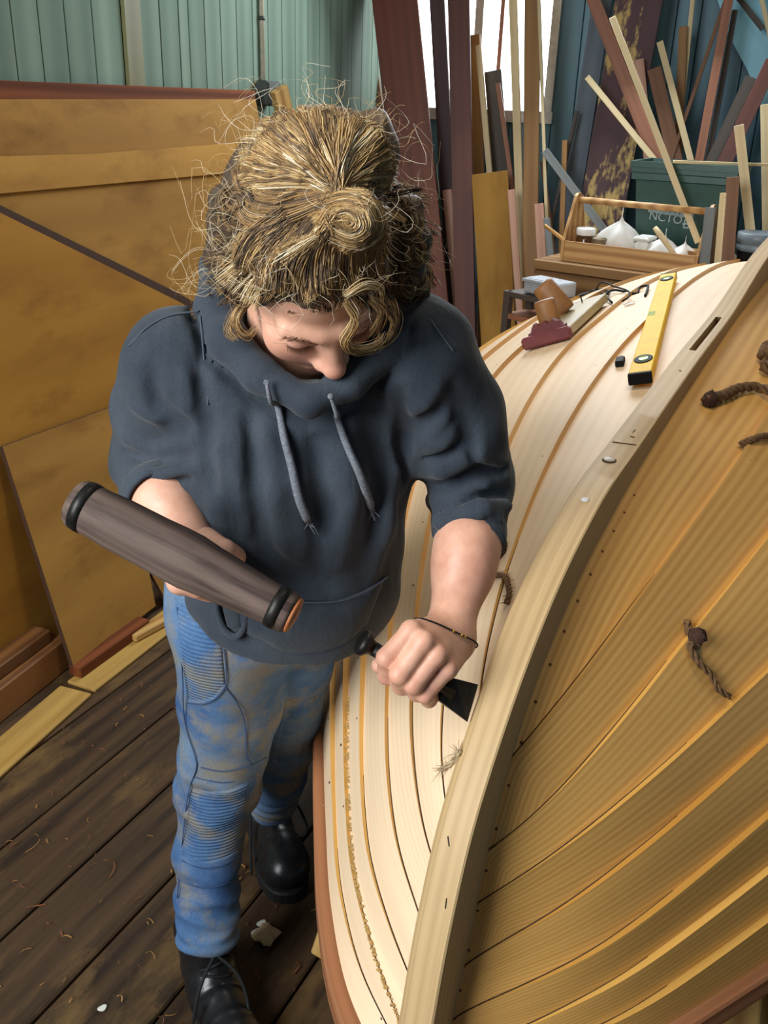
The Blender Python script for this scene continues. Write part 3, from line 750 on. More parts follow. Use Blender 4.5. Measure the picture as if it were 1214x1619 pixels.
GRP = 'timbers leaning at the back of the shed'
def leaner(name, p, q, wpx, off, mat, label, lean=.16, thick=.018, floor=True, cat='timber', up_to=None, zref=2.0, facing=0.0):
    """timber leaning on the back wall: upper pixel p and lower pixel q on a plane leaning at offset off"""
    o, n = lean_plane(off, lean, CORNER, NB, zref)
    a = atpl(p[0], p[1], o, n); b = atpl(q[0], q[1], o, n)
    t = float(np.dot(a - CAM, FW)); width = wpx * t / F_PX
    d_ = unit(a - b)
    if p[1] <= 0: a = a + d_ * 0.55
    if floor and d_[2] > .2: b = b - d_ * ((b[2] - .004) / d_[2])
    # slim tilt so that the timber never pierces the floor
    up_ = n + EB * facing
    return tag(beam(name, a, b, width, thick, mat, up_, bev=.0015), label, cat, GRP)
LE = [
 ('gap_shade_board', (556, 0), (586, 200), 34, .14, m_purple, 'dark purple brown board standing in for the shadowed gap in the wall corner behind the hair'),  # dark board added in place of a shadowed gap beside the planks
 ('timber_lath', (574, 0), (603, 190), 13, .17, m_brown2, 'thin brown lath just left of the wide mahogany plank'),
 ('wide_plank', (624, 0), (684, 560), 74, .40, m_dkmah, 'widest red mahogany plank standing behind the blonde hair'),
 ('timber_plank', (691, 0), (713, 400), 24, .20, m_purple, 'dark narrow plank seen between mahogany plank and red brown post'),
 ('pink_board', (707, 300), (719, 430), 15, .24, m_pink, 'pale pink board end between the two dark red planks'),
 ('timber_plank', (725, 0), (737, 560), 35, .46, m_redbrown, 'dark red brown plank standing left of the tan plywood board'),
 ('timber_plank', (750, 55), (757, 270), 18, .25, m_tan, 'tan strip plank standing directly behind the short plywood board'),
 ('plywood_board', (774, 273), (789, 552), 58, .50, m_ply2, 'short yellow plywood board with square top beside the red plank'),
 ('timber_lath', (756, 72), (775, 285), 9, .30, m_cream, 'cream lath rising out from behind short plywood board'),
 ('timber_plank', (779, 112), (793, 290), 27, .21, m_dkgrey, 'dark grey brown plank below the window behind cream lath'),
 ('timber_lath', (796, 0), (788, 105), 6, .12, m_orange, 'thin orange lath across the bright window', ),
 ('timber_lath', (787, 132), (811, 300), 7, .34, m_orange, 'thin orange brown lath below the bright window'),
 ('timber_plank', (811, 0), (822, 345), 13, .38, m_cream, 'bright cream plank at the right side of the window'),
 ('timber_plank', (842, 0), (838, 438), 25, .44, m_tan, 'tall tan plank right of the bright cream plank'),
 ('timber_lath', (852, 0), (860, 230), 5, .49, m_cream, 'very thin pale lath along the tall tan plank'),
 ('timber_lath', (808, 300), (822, 500), 11, .55, m_pink, 'narrow pinkish lath beside short plywood board'),
 ('timber_lath', (861, 238), (946, 352), 12, .50, m_greyw, 'sloping grey lath above the left end of the wooden tote'),
 ('timber_lath', (857, 255), (879, 425), 6, .36, m_brown2, 'thin brown lath behind the sloping grey lath'),
 ('timber_lath', (893, 222), (886, 425), 8, .40, m_tan, 'upright tan lath left of the wooden tote'),
 ('timber_lath', (912, 175), (895, 250), 6, .30, m_dkgrey, 'short thin dark lath in front of blue grey plank'),
 ('timber_lath', (852, 322), (858, 442), 14, .58, m_pink, 'pinkish board end near the grey tray'),
 ('timber_lath', (864, 345), (875, 445), 10, .62, m_greyw, 'grey board end near the grey tray'),
 ('painted_plank', (952, 0), (900, 335), 32, .22, m_bluegrey, 'blue grey painted plank leaning left of the peeling post'),
 ('peeling_plank', (1010, 0), (950, 340), 74, .30, m_peel, 'broad purple brown plank with peeling yellow paint'),
 ('timber_plank', (938, 0), (1032, 240), 20, .42, m_orange, 'orange cedar board sloping across the peeling plank'),
 ('timber_stick', (968, 28), (1104, 384), 10, .985, m_cream, 'longest pale stick sloping down in front of green bin', .25, 2.0),
 ('timber_stick', (928, 122), (1024, 240), 9, .50, m_cream, 'pale stick sloping across peeling plank to the bin rim'),
 ('timber_lath', (1010, 94), (1024, 236), 15, .36, m_pink, 'pinkish lath behind the orange cedar board'),
 ('timber_plank', (1034, 108), (1066, 246), 22, .33, m_brown2, 'brown plank rising behind the green bin left of centre'),
 ('timber_lath', (1043, 66), (1090, 246), 10, .38, m_cream, 'pale yellowish lath sloping down behind green bin'),
 ('timber_post', (1080, 42), (1075, 170), 13, .24, m_tan, 'square topped tan post behind the green bin'),
 ('timber_lath', (1095, 0), (1088, 70), 7, .20, m_cream, 'thin pale lath beside the square topped tan post'),
 ('timber_lath', (1147, 0), (1080, 196), 6, .34, m_brown2, 'thinnest brown lath sloping up to the right'),
 ('timber_lath', (1152, 0), (1107, 245), 14, .42, m_orange, 'reddish brown lath sloping up to the right above the bin'),
 ('timber_lath', (1162, 16), (1138, 150), 9, .30, m_dkgrey, 'grey brown lath behind the reddish sloping lath'),
 ('timber_board', (1187, 122), (1128, 248), 17, .46, m_dkgrey, 'dark grey brown board sloping at right above the bin'),
 ('timber_board', (1222, 96), (1150, 248), 23, .50, m_redbrown, 'dark reddish brown board at the right picture edge'),
 ('timber_lath', (1170, 0), (1206, 46), 8, .16, m_dkgrey, 'dark strut on light blue wall at upper right', .10, 2.0),
 ('timber_lath', (1204, 0), (1218, 60), 7, .22, m_cream, 'pale lath at the top right corner'),
 ('timber_stick', (1168, 198), (1189, 392), 15, 1.18, m_cream, 'bright square cut stick standing right of the green bin', .10, 1.5),
 ('timber_post', (1210, 165), (1212, 300), 15, .56, m_cream, 'pale post at right edge behind the grey bucket'),
 ('timber_plank', (1123, 328), (1112, 432), 16, 1.40, m_greyw, 'grey plank end right of the wooden tote', .12, 1.2, 1),
 ('timber_plank', (1144, 305), (1133, 432), 11, 1.40, m_cream, 'whitish plank end between two planks right of tote', .12, 1.2, 1),
 ('timber_plank', (1159, 280), (1149, 432), 20, 1.40, m_brown2, 'brown plank with a nail hole right of the tote', .12, 1.2, 1),
]
for e in LE:
    nm, p, q, wp, off, mt, lab = e[:7]
    hor = abs(p[0] - q[0]) > abs(p[1] - q[1]) * .9
    if len(e) > 7: leaner(nm, p, q, wp, off, mt, lab, lean=e[7], floor=len(e) > 9, zref=e[8])
    else: leaner(nm, p, q, wp, off, mt, lab, lean=.10 if off < .3 else .14, floor=not hor)

# light blue painted sheet against the wall at upper right
o_, n_ = lean_plane(.05, .02, CORNER, NB, 2.0)
P = [atpl(x, y, o_, n_) for x, y in ((1116, -60), (1300, -60), (1300, 190), (1205, 172), (1182, 112), (1150, 52))]
V = P + [p - n_ * .01 for p in P]; k = 6; V, Fc = fixn(V, [list(range(k)), list(range(2 * k - 1, k - 1, -1))] + [[i, (i + 1) % k, (i + 1) % k + k, i + k] for i in range(k)])
tag(mesh('painted_sheet', V, Fc, plain('sky_blue_paint', lin(150, 212, 232), 0.5, nscale=6, var=0.06)), 'bright sky blue painted sheet on the wall at upper right', 'panel')
# workbench behind the boat
m_bench = wood('old_bench_wood', lin(150, 112, 66), lin(108, 76, 42), across=30, rough=0.65, vary=0.05)
BT = 0.945
tb0 = atz(884, 408, BT + .005); 
fa = atz(885, 412, BT); fb = atz(1098, 440, BT)
TX = unit((fb - fa) * np.array([1, 1, 0])); TY = np.array([-TX[1], TX[0], 0])
if TY[1] < 0: TY = -TY
bn = empty('workbench', (fa + fb) / 2 * np.array([1, 1, 0])); tag(bn, 'old wooden workbench behind the boat carrying tote and bin', 'workbench')
b0 = fa - TX * .10 - TY * .06; b1 = fb + TX * .75 - TY * .06
for i in range(3):
    o_ = TY * (.08 + i * .153); beam('top_plank', b0 + o_ + Z3 * (-.02), b1 + o_ + Z3 * (-.02), .15, .04, m_bench, Z3, bn, .003)
beam('front_rail', b0 + TY * .03 + Z3 * -.11, b1 + TY * .03 + Z3 * -.11, .13, .03, m_bench, -TY, bn, .003)
for e_ in (b0 + TX * .06, b1 - TX * .06):
    for o_ in (.07, .42): beam('leg', e_ + TY * o_ - Z3 * (.041), np.array([*(e_ + TY * o_)[:2], .0]), .07, .07, m_bench, TY, bn, .004)

# wooden tote with its load
m_tote = wood('honey_tote_wood', lin(204, 160, 104), lin(164, 118, 68), across=50, rough=0.55, vary=0.03)
TL = float(np.linalg.norm(fb - fa)); TW = .22
tt = empty('wooden_tote', (fa + fb) / 2); tag(tt, 'open wooden tool tote with a round carrying bar on workbench', 'tool tote')
o_ = fa + TY * .012
def tp(s_, d2, z_): return fa + TX * s_ + TY * d2 + Z3 * (z_ + .001)
hB = .085
beam('side_board', tp(0.012, .007, hB / 2), tp(TL - .012, .007, hB / 2), hB, .012, m_tote, -TY, tt)
beam('side_board', tp(0.012, TW - .007, hB / 2), tp(TL - .012, TW - .007, hB / 2), hB, .012, m_tote, -TY, tt)
beam('bottom_board', tp(0.012, TW / 2, .008), tp(TL - .012, TW / 2, .008), TW - .028, .014, m_tote, Z3, tt)
hE = .275
for s_ in (.005, TL - .005):
    prof = [(-.001, 0), (TW + .001, 0), (TW + .001, hB), (TW / 2 + .028, hE - .01), (TW / 2 + .012, hE), (TW / 2 - .012, hE), (TW / 2 - .028, hE - .01), (-.001, hB)]
    V = [tp(s_ - .0065, a_, b_2) for a_, b_2 in prof] + [tp(s_ + .0065, a_, b_2) for a_, b_2 in prof]; k = len(prof)
    V, Fc = fixn(V, [list(range(k)), list(range(2 * k - 1, k - 1, -1))] + [[i, (i + 1) % k, (i + 1) % k + k, i + k] for i in range(k)])
    mesh('end_board', V, Fc, m_tote, tt)
tube('carrying_bar', [tp(.012, TW / 2, hE - .028), tp(TL - .012, TW / 2, hE - .028)], .0135, m_tote, tt, 14)
# load: jar, white bags, tub, brush, paper
m_white = plain('white_plastic', lin(238, 238, 234), 0.45, var=0.05)
m_brownglass = plain('brown_jar_glass', lin(92, 58, 26), 0.15, var=0.3)
m_greytin = plain('dull_tin', lin(150, 140, 118), 0.4, 0.5)
def bag(cpt, sx, sy, sz, label, seed):
    r = np.random.default_rng(seed); n1, n2 = 18, 12; V = []
    ph = r.uniform(0, 6.28, 6)
    for j in range(n2 + 1):
        v_ = j / n2; rr = (math.sin(math.pi * min(1, v_ * 1.15 + .12)) ** .7) * (1 - .55 * sm(np.array(v_), .55, .95)) + .02
        for i in range(n1):
            a_ = 2 * math.pi * i / n1; cr2 = 1 + .16 * math.sin(3 * a_ + ph[0] + 4 * v_) + .12 * math.sin(5 * a_ + ph[1] - 6 * v_) + .08 * math.sin(8 * a_ + ph[2])
            V.append((rr * cr2 * math.cos(a_) * sx, rr * cr2 * math.sin(a_) * sy, v_ * sz))
    Fc = [[j * n1 + i, j * n1 + (i + 1) % n1, (j + 1) * n1 + (i + 1) % n1, (j + 1) * n1 + i] for j in range(n2) for i in range(n1)] + [list(range(n1))[::-1], [n2 * n1 + i for i in range(n1)]]
    V = place(np.array(V), TX, TY, Z3, cpt); o = mesh('plastic_bag', V, Fc, m_white, None, True); return tag(o, label, 'plastic bag', 'white bags in the tote')
zt = .017
bag(tp(TL * .36, .11, zt), .085, .06, .215, 'tall white plastic bag twisted up in the middle of tote', 1)
bag(tp(TL * .70, .10, zt), .065, .055, .15, 'rounded white plastic bag right of centre in the tote', 2)
bag(tp(TL * .85, .09, zt), .05, .05, .13, 'small crumpled white bag at the right end of tote', 5)
jr = empty('glass_jar', tp(TL * .12, .08, zt)); tag(jr, 'brown glass jar with a white lid in the left end of tote', 'jar')
lathe('jar_body', [(.036, 0), (.04, .01), (.04, .075), (.034, .09)], tp(TL * .12, .08, zt), Z3, m_brownglass, jr)
lathe('lid', [(.040, 0), (.042, .004), (.042, .026), (.038, .03)], tp(TL * .12, .08, zt + .0905), Z3, m_white, jr)
wt = empty('white_tub', tp(TL * .545, .12, zt)); tag(wt, 'low white plastic tub with a rounded lid between bags in tote', 'tub')
beam('tub_body', tp(TL * .49, .12, zt + .045), tp(TL * .60, .12, zt + .045), .09, .088, m_white, Z3, wt, .012)
beam('tub_lid', tp(TL * .485, .12, zt + .1), tp(TL * .605, .12, zt + .1), .098, .018, m_white, Z3, wt, .007)
ct = empty('tin_can', tp(TL * .245, .07, zt)); tag(ct, 'dull grey tin can between the jar and the tall bag', 'tin')
lathe('can_body', [(.035, 0), (.037, .004), (.035, .008), (.035, .08), (.037, .084), (.033, .086)], tp(TL * .235, .075, zt), Z3, m_greytin, ct)
lathe('can_lid', [(.03, 0), (.03, .003), (.012, .004)], tp(TL * .235, .075, zt + .0862), Z3, m_greytin, ct)
for fx_, lab in ((.44, 'small tin lying by the tall bag in tote'), (.61, 'small tin under the white tub in tote')):
    tag(lathe('small_tin', [(.026, 0), (.028, .004), (.028, .05), (.024, .054)], tp(TL * fx_, .05, zt), Z3, m_greytin), lab, 'tin', 'tins in the tote')
br = empty('paint_brush', tp(TL * .8, .06, .05)); tag(br, 'paint brush with thick pale handle sticking out of tote', 'brush')
q0 = tp(TL * .845, .035, .06); q1 = tp(TL * .655, .03, .175)
dq = unit(q1 - q0)
tube('brush_handle', [q0, q0 + (q1 - q0) * .3, q0 + (q1 - q0) * .8, q1], [.008, .010, .0125, .009], m_cream, br, 10)
beam('bristles', q0 - dq * .05, q0 - dq * .002, .045, .014, m_greytin, -TY, br, .003)
ca = tp(TL * .93, .09, zt); tag(lathe('paper_cup', [(.026, 0), (.034, .075), (.036, .078), (.033, .076), (.026, .01)], ca, Z3, m_tote), 'small tan paper cup at the right end of the tote', 'cup')
# dowel sticking out left of the tote
da, db = tp(-.105, .03, .135), tp(-.012, .06, .075)
tag(tube('wooden_dowel', [da, da + (db - da) * .4, db, db + (db - da) * .0 + (db - da) * 1.0 + Z3 * -.01], .0085, m_pine, None, 12), 'short round dowel leaning on left end of the tote', 'dowel')

# green recycling bin
m_green = plain('dark_green_plastic', lin(40, 78, 72), 0.4, var=0.12)
m_label = plain('faded_grey_label', lin(150, 170, 176), 0.6, var=0.25, nscale=90)
m_letter = plain('faded_white_print', lin(176, 190, 194), 0.6, var=0.15)
m_letterd = plain('faded_dark_print', lin(92, 116, 120), 0.6, var=0.15)
gz = BT + .0
gc = at(1083, 330, 3.98); GXa = unit(TX + TY * .12); GYa = np.array([-GXa[1], GXa[0], 0])
tL = at(1000, 252, 3.9); tR = at(1165, 268, 3.9); gw = float(np.linalg.norm(tR - tL)) ; ztop = float((tL[2] + tR[2]) / 2)
gcx = (tL + tR) / 2 + GYa * .15; gcx[2] = 0
bin_ = empty('recycling_bin', gcx + Z3 * gz); tag(bin_, 'dark green plastic recycling bin with worn white lettering', 'bin')
def rect(wx, wy, z_): return [gcx + GXa * sx * wx / 2 + GYa * sy * wy / 2 + Z3 * z_ for sx, sy in ((-1, -1), (1, -1), (1, 1), (-1, 1))]
gh = ztop - gz
lv = [(gw * .74, .21, gz + .001), (gw * .90, .28, gz + gh - .075), (gw * .985, .305, gz + gh - .07), (gw * .985, .305, gz + gh - .045), (gw, .315, gz + gh - .04), (gw, .315, gz + gh), (gw * .94, .285, gz + gh), (gw * .74, .21, gz + .03)]
V = np.vstack([rect(*l) for l in lv]); Fc = [[i * 4 + k, i * 4 + (k + 1) % 4, (i + 1) * 4 + (k + 1) % 4, (i + 1) * 4 + k] for i in range(len(lv) - 1) for k in range(4)] + [[3, 2, 1, 0], [28, 29, 30, 31]]
mesh('bin_body', V, Fc, m_green, bin_)
rimv = np.vstack([rect(gw * 1.02, .335, gz + gh - .020), rect(gw * 1.02, .335, gz + gh + .004), rect(gw * .95, .29, gz + gh + .004), rect(gw * .95, .29, gz + gh - .020)])
mesh('bin_rim', rimv, [[i * 4 + k, i * 4 + (k + 1) % 4, ((i + 1) % 4) * 4 + (k + 1) % 4, ((i + 1) % 4) * 4 + k] for i in range(4) for k in range(4)], m_green, bin_)
# front face frame for the print
f0 = np.array(rect(gw * .74, .21, gz + .001)[0]); f1 = np.array(rect(gw * .74, .21, gz + .001)[1]); f2 = np.array(rect(gw * .90, .28, gz + gh - .075)[0])
fxx = unit(f1 - f0); fyy = unit((f2 - f0) - fxx * np.dot(f2 - f0, fxx)); fnn = np.cross(fxx, fyy)
def onface(px, py):
    return atpl(px, py, f0, fnn)
pL = onface(1026, 327); pR = onface(1097, 338)
beam('label_plate', pL - fnn * -.0016, pR - fnn * -.0016, .042, .0022, m_label, fnn if np.dot(fnn, CAM - pL) > 0 else -fnn, bin_, .0005)
def text(name, s_, p, xv, yv_, size, mat, parent):
    cu = bpy.data.curves.new(name, 'FONT'); cu.body = s_; cu.size = size; cu.extrude = 0.0006; cu.align_x = 'LEFT'
    tmp = bpy.data.objects.new(name + '_c', cu); COL.objects.link(tmp)
    dg = bpy.context.evaluated_depsgraph_get(); me = bpy.data.meshes.new_from_object(tmp.evaluated_get(dg)); bpy.data.objects.remove(tmp)
    me.materials.clear(); me.materials.append(mat); o = bpy.data.objects.new(name, me); COL.objects.link(o)
    o.parent = parent; o.matrix_parent_inverse = PW(parent).inverted(); zv = np.cross(xv, yv_); o.matrix_basis = mat4(xv, yv_, zv, p); return o
fn2 = fnn if np.dot(fnn, CAM - pL) > 0 else -fnn
tx = unit(pR - pL); ty = unit(np.cross(fn2, tx))
for i in range(9):     # worn, unreadable print on the plate
    c = pL + tx * (.012 + i * .0205) + fn2 * .0035; beam('worn_print', c - ty * (.011 - .003 * (i % 2)), c + ty * (.011 - .002 * (i % 3)), .006 + .004 * (i % 2), .001, m_letterd, fn2, bin_, .0002)
text('lettering', 'NCTO.', onface(1025, 346) + fn2 * .002, tx, ty, .05, m_letter, bin_)
text('lettering', 'B', onface(1078, 360) + fn2 * .002, tx, ty, .055, m_letter, bin_)
# pale lath lying on the bin rim
ra = at(1065, 251, 3.86); rb = at(1240, 258, 3.86); ra[2] = rb[2] = gz + gh + .011
tag(beam('timber_lath', ra, rb, .012, .012, m_cream, Z3), 'thin pale lath lying across the rim of the green bin', 'lath', GRP)

# grey bucket at right edge, on the bench
m_bucket = plain('grey_bucket_plastic', lin(120, 132, 140), 0.4, var=0.1)
bc_ = at(1196, 405, 3.72); bc_[2] = BT + .001
bk = empty('grey_bucket', bc_); tag(bk, 'grey plastic bucket with ribbed rim at the right edge', 'bucket')
hb_ = float(at(1196, 366, 3.72)[2]) - BT
lathe('bucket_body', [(.065, 0), (.078, hb_ - .07), (.078, hb_ - .045)], bc_, Z3, m_blk, bk, 24)
lathe('bucket_rim', [(.08, 0), (.084, .004), (.084, .022), (.08, .026), (.086, .03), (.086, .068), (.082, .07), (.07, .066)], bc_ + Z3 * (hb_ - .07), Z3, m_bucket, bk, 24)

# grey metal tray on a low rack, left of the tote
m_tray = plain('pale_grey_steel', lin(168, 174, 182), 0.45, 0.2, var=0.1)
ry0 = at(828, 440, 3.70); ry1 = at(884, 458, 3.58)
rk = empty('timber_rack', np.array([ry0[0], ry0[1], 0])); tag(rk, 'low rack of dark boards under the grey steel tray', 'rack')
rz = float(min(ry0[2], ry1[2])) - .045; cR = (ry0 + ry1) / 2; cR[2] = 0; RX = unit((ry1 - ry0) * np.array([1, 1, 0])); RY = np.array([-RX[1], RX[0], 0])
for i, (zz, mt) in enumerate(((rz - .012, m_dkgrey), (rz - .10, m_orange), (rz - .18, m_dkmah), (.35, m_brown2))):
    beam('shelf_board', cR - RX * .17 + Z3 * zz + RY * .07, cR + RX * .13 + Z3 * zz + RY * .07, .16, .022, mt, Z3, rk)
for sx in (-.165, .125):
    for sy in (0.0, .14): beam('post', cR + RX * sx + RY * sy, cR + RX * sx + RY * sy + Z3 * (rz - .001), .03, .03, m_dkgrey, RY, rk)
ty_ = empty('steel_tray', cR + Z3 * rz); tag(ty_, 'pale grey steel tray tipped on the rack left of the tote', 'tray')
ta, tb_ = cR - RX * .10 + RY * .06 + Z3 * (rz + .033), cR + RX * .09 + RY * .06 + Z3 * (rz + .033)
beam('tray_body', ta, tb_, .10, .06, m_tray, Z3, ty_, .006)
beam('tray_lip', ta - RY * .056 + Z3 * .022, tb_ - RY * .056 + Z3 * .022, .012, .012, m_tray, Z3, ty_, .002)

# ================================================================== THE BOAT BUILDER
# ---- implicit-surface modelling helpers
def rcone(P, a, b, ra, rb):
    a = np.asarray(a, np.float32); b = np.asarray(b, np.float32); ab = b - a
    h = np.clip(((P - a) @ ab) / (ab @ ab + 1e-9), 0, 1)
    q = P - a - h[:, None] * ab
    return np.sqrt((q * q).sum(1)) - (ra + (rb - ra) * h)
def smin(a, b, k):
    h = np.clip(0.5 + 0.5 * (b - a) / k, 0, 1); return b + (a - b) * h - k * h * (1 - h)
def smax(a, b, k): return -smin(-a, -b, k)
def ell(P, c, r, B=None):
    q = P - np.asarray(c, np.float32)
    if B is not None: q = q @ np.asarray(B, np.float32)
    r = np.asarray(r, np.float32); k0 = np.sqrt(((q / r)**2).sum(1)); k1 = np.sqrt(((q / (r * r))**2).sum(1)) + 1e-6
    return k0 * (k0 - 1) / k1
def chain(P, pts, rad, k=0.0):
    d = None
    for i in range(len(pts) - 1):
        e = rcone(P, pts[i], pts[i + 1], rad[i], rad[i + 1]); d = e if d is None else (smin(d, e, k) if k else np.minimum(d, e))
    return d
def gcyl(P, C, A, Bd, lat, k=1.0):
    """stack of ellipses along the polyline C; A lateral, Bd fore-aft half sizes"""
    C = np.asarray(C, float); ax = unit(C[-1] - C[0]); s = (C - C[0]) @ ax
    lat = unit(np.asarray(lat) - ax * np.dot(lat, ax)); fo = np.cross(ax, lat)
    sp = ((P - C[0].astype(np.float32)) @ ax.astype(np.float32))
    sc = np.clip(sp, s[0], s[-1])
    cl_ = np.interp(sc, s, C @ lat); cf = np.interp(sc, s, C @ fo); a = np.interp(sc, s, A); b = np.interp(sc, s, Bd)
    x = (P @ lat.astype(np.float32) - cl_); y = (P @ fo.astype(np.float32) - cf)
    r = np.sqrt((x / a)**2 + (y / b)**2)
    g = np.sqrt((x / (a * a))**2 + (y / (b * b))**2) + 1e-6
    d = r * (r - 1) / g
    return smax(d.astype(np.float32), (np.abs(sp - sc)).astype(np.float32) - .02, .02) if True else d
def nets(fn, lo, hi, h):
    lo = np.asarray(lo, float); hi = np.asarray(hi, float); n = np.ceil((hi - lo) / h).astype(int) + 1
    ax = [(lo[i] + h * np.arange(n[i])).astype(np.float32) for i in range(3)]
    D = np.empty(n, np.float32); Y, Zg = np.meshgrid(ax[1], ax[2], indexing='ij'); st = max(1, 400000 // (n[1] * n[2]))
    for i in range(0, n[0], st):
        xs = ax[0][i:i + st]; m = len(xs)
        P = np.stack([np.repeat(xs, n[1] * n[2]), np.tile(Y.ravel(), m), np.tile(Zg.ravel(), m)], 1)
        D[i:i + st] = fn(P).reshape(m, n[1], n[2])
    S = D < 0
    c = [D[a:n[0] - 1 + a, b:n[1] - 1 + b, e:n[2] - 1 + e] for a in (0, 1) for b in (0, 1) for e in (0, 1)]
    sc = [S[a:n[0] - 1 + a, b:n[1] - 1 + b, e:n[2] - 1 + e] for a in (0, 1) for b in (0, 1) for e in (0, 1)]
    cnt = sum(x.astype(np.int8) for x in sc); act = (cnt > 0) & (cnt < 8)
    idx = -np.ones(act.shape, np.int64); I = np.argwhere(act); idx[act] = np.arange(len(I))
    cv = np.stack([x[act] for x in c], 1)       # (M,8) order abc bits
    off = np.array([(a, b, e) for a in (0, 1) for b in (0, 1) for e in (0, 1)], float)
    acc = np.zeros((len(I), 3)); num = np.zeros(len(I))
    for i in range(8):
        for bit in (1, 2, 4):
            j = i | bit
            if j == i: continue
            d0, d1 = cv[:, i], cv[:, j]; m = (d0 < 0) != (d1 < 0); t = np.where(m, d0 / np.where(d0 == d1, 1, d0 - d1), 0)
            acc += m[:, None] * (off[i] + t[:, None] * (off[j] - off[i])); num += m
    V = lo + h * (I + acc / np.maximum(num, 1)[:, None])
    Q = []
    for axn in range(3):
        sl0 = [slice(None)] * 3; sl1 = [slice(None)] * 3; sl0[axn] = slice(0, -1); sl1[axn] = slice(1, None)
        a0, a1 = S[tuple(sl0)], S[tuple(sl1)]; E_ = np.argwhere(a0 != a1)
        o1, o2 = [(1, 2), (2, 0), (0, 1)][axn]
        E_ = E_[(E_[:, o1] > 0) & (E_[:, o2] > 0) & (E_[:, o1] < n[o1] - 1) & (E_[:, o2] < n[o2] - 1)]
        inside0 = a0[tuple(E_.T)]
        def cell(d1, d2):
            q = E_.copy(); q[:, o1] += d1; q[:, o2] += d2; return idx[tuple(q.T)]
        q = np.stack([cell(-1, -1), cell(0, -1), cell(0, 0), cell(-1, 0)], 1)
        q[~inside0] = q[~inside0][:, ::-1]; Q.append(q)
    Q = np.concatenate(Q); Q = Q[(Q >= 0).all(1)]
    return V, Q
def bounds(pts, m): 
    P = np.array(pts); return P.min(0) - m, P.max(0) + m
def fast_mesh(name, V, Q, mat, parent=None, smooth=True):
    me = bpy.data.meshes.new(name); me.vertices.add(len(V)); me.vertices.foreach_set('co', np.asarray(V, np.float32).ravel())
    me.loops.add(len(Q) * 4); me.loops.foreach_set('vertex_index', Q.astype(np.int32).ravel())
    me.polygons.add(len(Q)); me.polygons.foreach_set('loop_start', np.arange(len(Q), dtype=np.int32) * 4)
    me.polygons.foreach_set('use_smooth', np.full(len(Q), smooth)); me.update(calc_edges=True); me.validate()
    if mat: me.materials.append(mat)
    return obj(name, me, parent)
def trace(fn, x, y, t0=.8, lift=0.0):
    d = unit(ray(x, y)); s = t0
    for _ in range(90):
        p = (CAM + d * s).astype(np.float32)[None]; v = float(fn(p)[0]); s += v * .8
        if abs(v) < 3e-4 or s > 3: break
    return CAM + d * (s - lift)

# ---- materials
def fabric(name, c0, c1, scale, rough=0.9, bmp=0.25, fine=900):
    m, nt, b = nodes(name); v, _ = coords(nt, 'Object', False)
    n1 = noise(nt, v, scale, 4, 0.6); n2 = noise(nt, v, fine, 2, 0.7)
    c = ramp(nt, n1, [(0.3, c0), (0.7, c1)]); c = mixc(nt, 0.22, c, ramp(nt, n2, [(0.35, (0, 0, 0, 1)), (0.65, (1, 1, 1, 1))]), 'OVERLAY')
    nt.links.new(c, b.inputs['Base Color']); b.inputs['Roughness'].default_value = rough
    b.inputs['Sheen Weight'].default_value = 0.12; b.inputs['Sheen Roughness'].default_value = 0.5
    b.inputs['Specular IOR Level'].default_value = 0.2
    n3 = noise(nt, mapping(nt, v, (1.0, 1.0, 0.55)), 26, 3, 0.5, 0.8)
    b1 = N(nt, 'ShaderNodeBump'); b1.inputs['Strength'].default_value = 0.28; b1.inputs['Distance'].default_value = 0.012; nt.links.new(n3, b1.inputs['Height'])
    b2 = N(nt, 'ShaderNodeBump'); b2.inputs['Strength'].default_value = bmp; b2.inputs['Distance'].default_value = 0.0012
    nt.links.new(n2, b2.inputs['Height']); nt.links.new(b1.outputs[0], b2.inputs['Normal']); nt.links.new(b2.outputs[0], b.inputs['Normal']); return m
m_hood = fabric('charcoal_blue_fleece', lin(46, 53, 62), lin(64, 71, 79), 9)
m_pocketshade = fabric('dark_pocket_shade', lin(46, 52, 58), lin(60, 66, 72), 9)
m_cord = fabric('grey_cord', lin(92, 96, 104), lin(130, 132, 138), 300)
m_tee = fabric('grey_tee_collar', lin(104, 116, 116), lin(124, 134, 132), 40)
m_stitch = plain('grey_stitching', lin(74, 82, 92), 0.9)
m_jstitch = plain('dark_denim_seam', lin(52, 76, 112), 0.9)
m_jean = None
def denim(name, rib):
    m, nt, b = nodes(name); v, _ = coords(nt, 'Object', False)
    n1 = noise(nt, v, 7, 4, 0.55); n2 = noise(nt, v, 700, 2, 0.7); n3 = noise(nt, v, 13, 5, 0.65)
    c = ramp(nt, n1, [(0.28, lin(50, 80, 126)), (0.5, lin(82, 114, 152)), (0.72, lin(126, 142, 158))])
    dirt = ramp(nt, n3, [(0.46, (0, 0, 0, 1)), (0.62, (.8, .8, .8, 1))]); c = mixc(nt, dirt, c, lin(134, 128, 112))
    c = mixc(nt, 0.25, c, ramp(nt, n2, [(0.35, (0, 0, 0, 1)), (0.65, (1, 1, 1, 1))]), 'OVERLAY')
    nt.links.new(c, b.inputs['Base Color']); b.inputs['Roughness'].default_value = 0.9; b.inputs['Specular IOR Level'].default_value = 0.2
    if rib:
        wv = N(nt, 'ShaderNodeTexWave'); wv.wave_type = 'BANDS'; wv.bands_direction = 'Z'; wv.inputs['Scale'].default_value = 46.0; wv.inputs['Distortion'].default_value = 0.6
        nt.links.new(v, wv.inputs[0]); bump(nt, b, wv.outputs[0], 0.6, 0.002)
    else: bump(nt, b, n2, 0.2, 0.0012)
    return m
m_jean = denim('faded_blue_denim', False); m_rib = denim('ribbed_denim_panel', True)
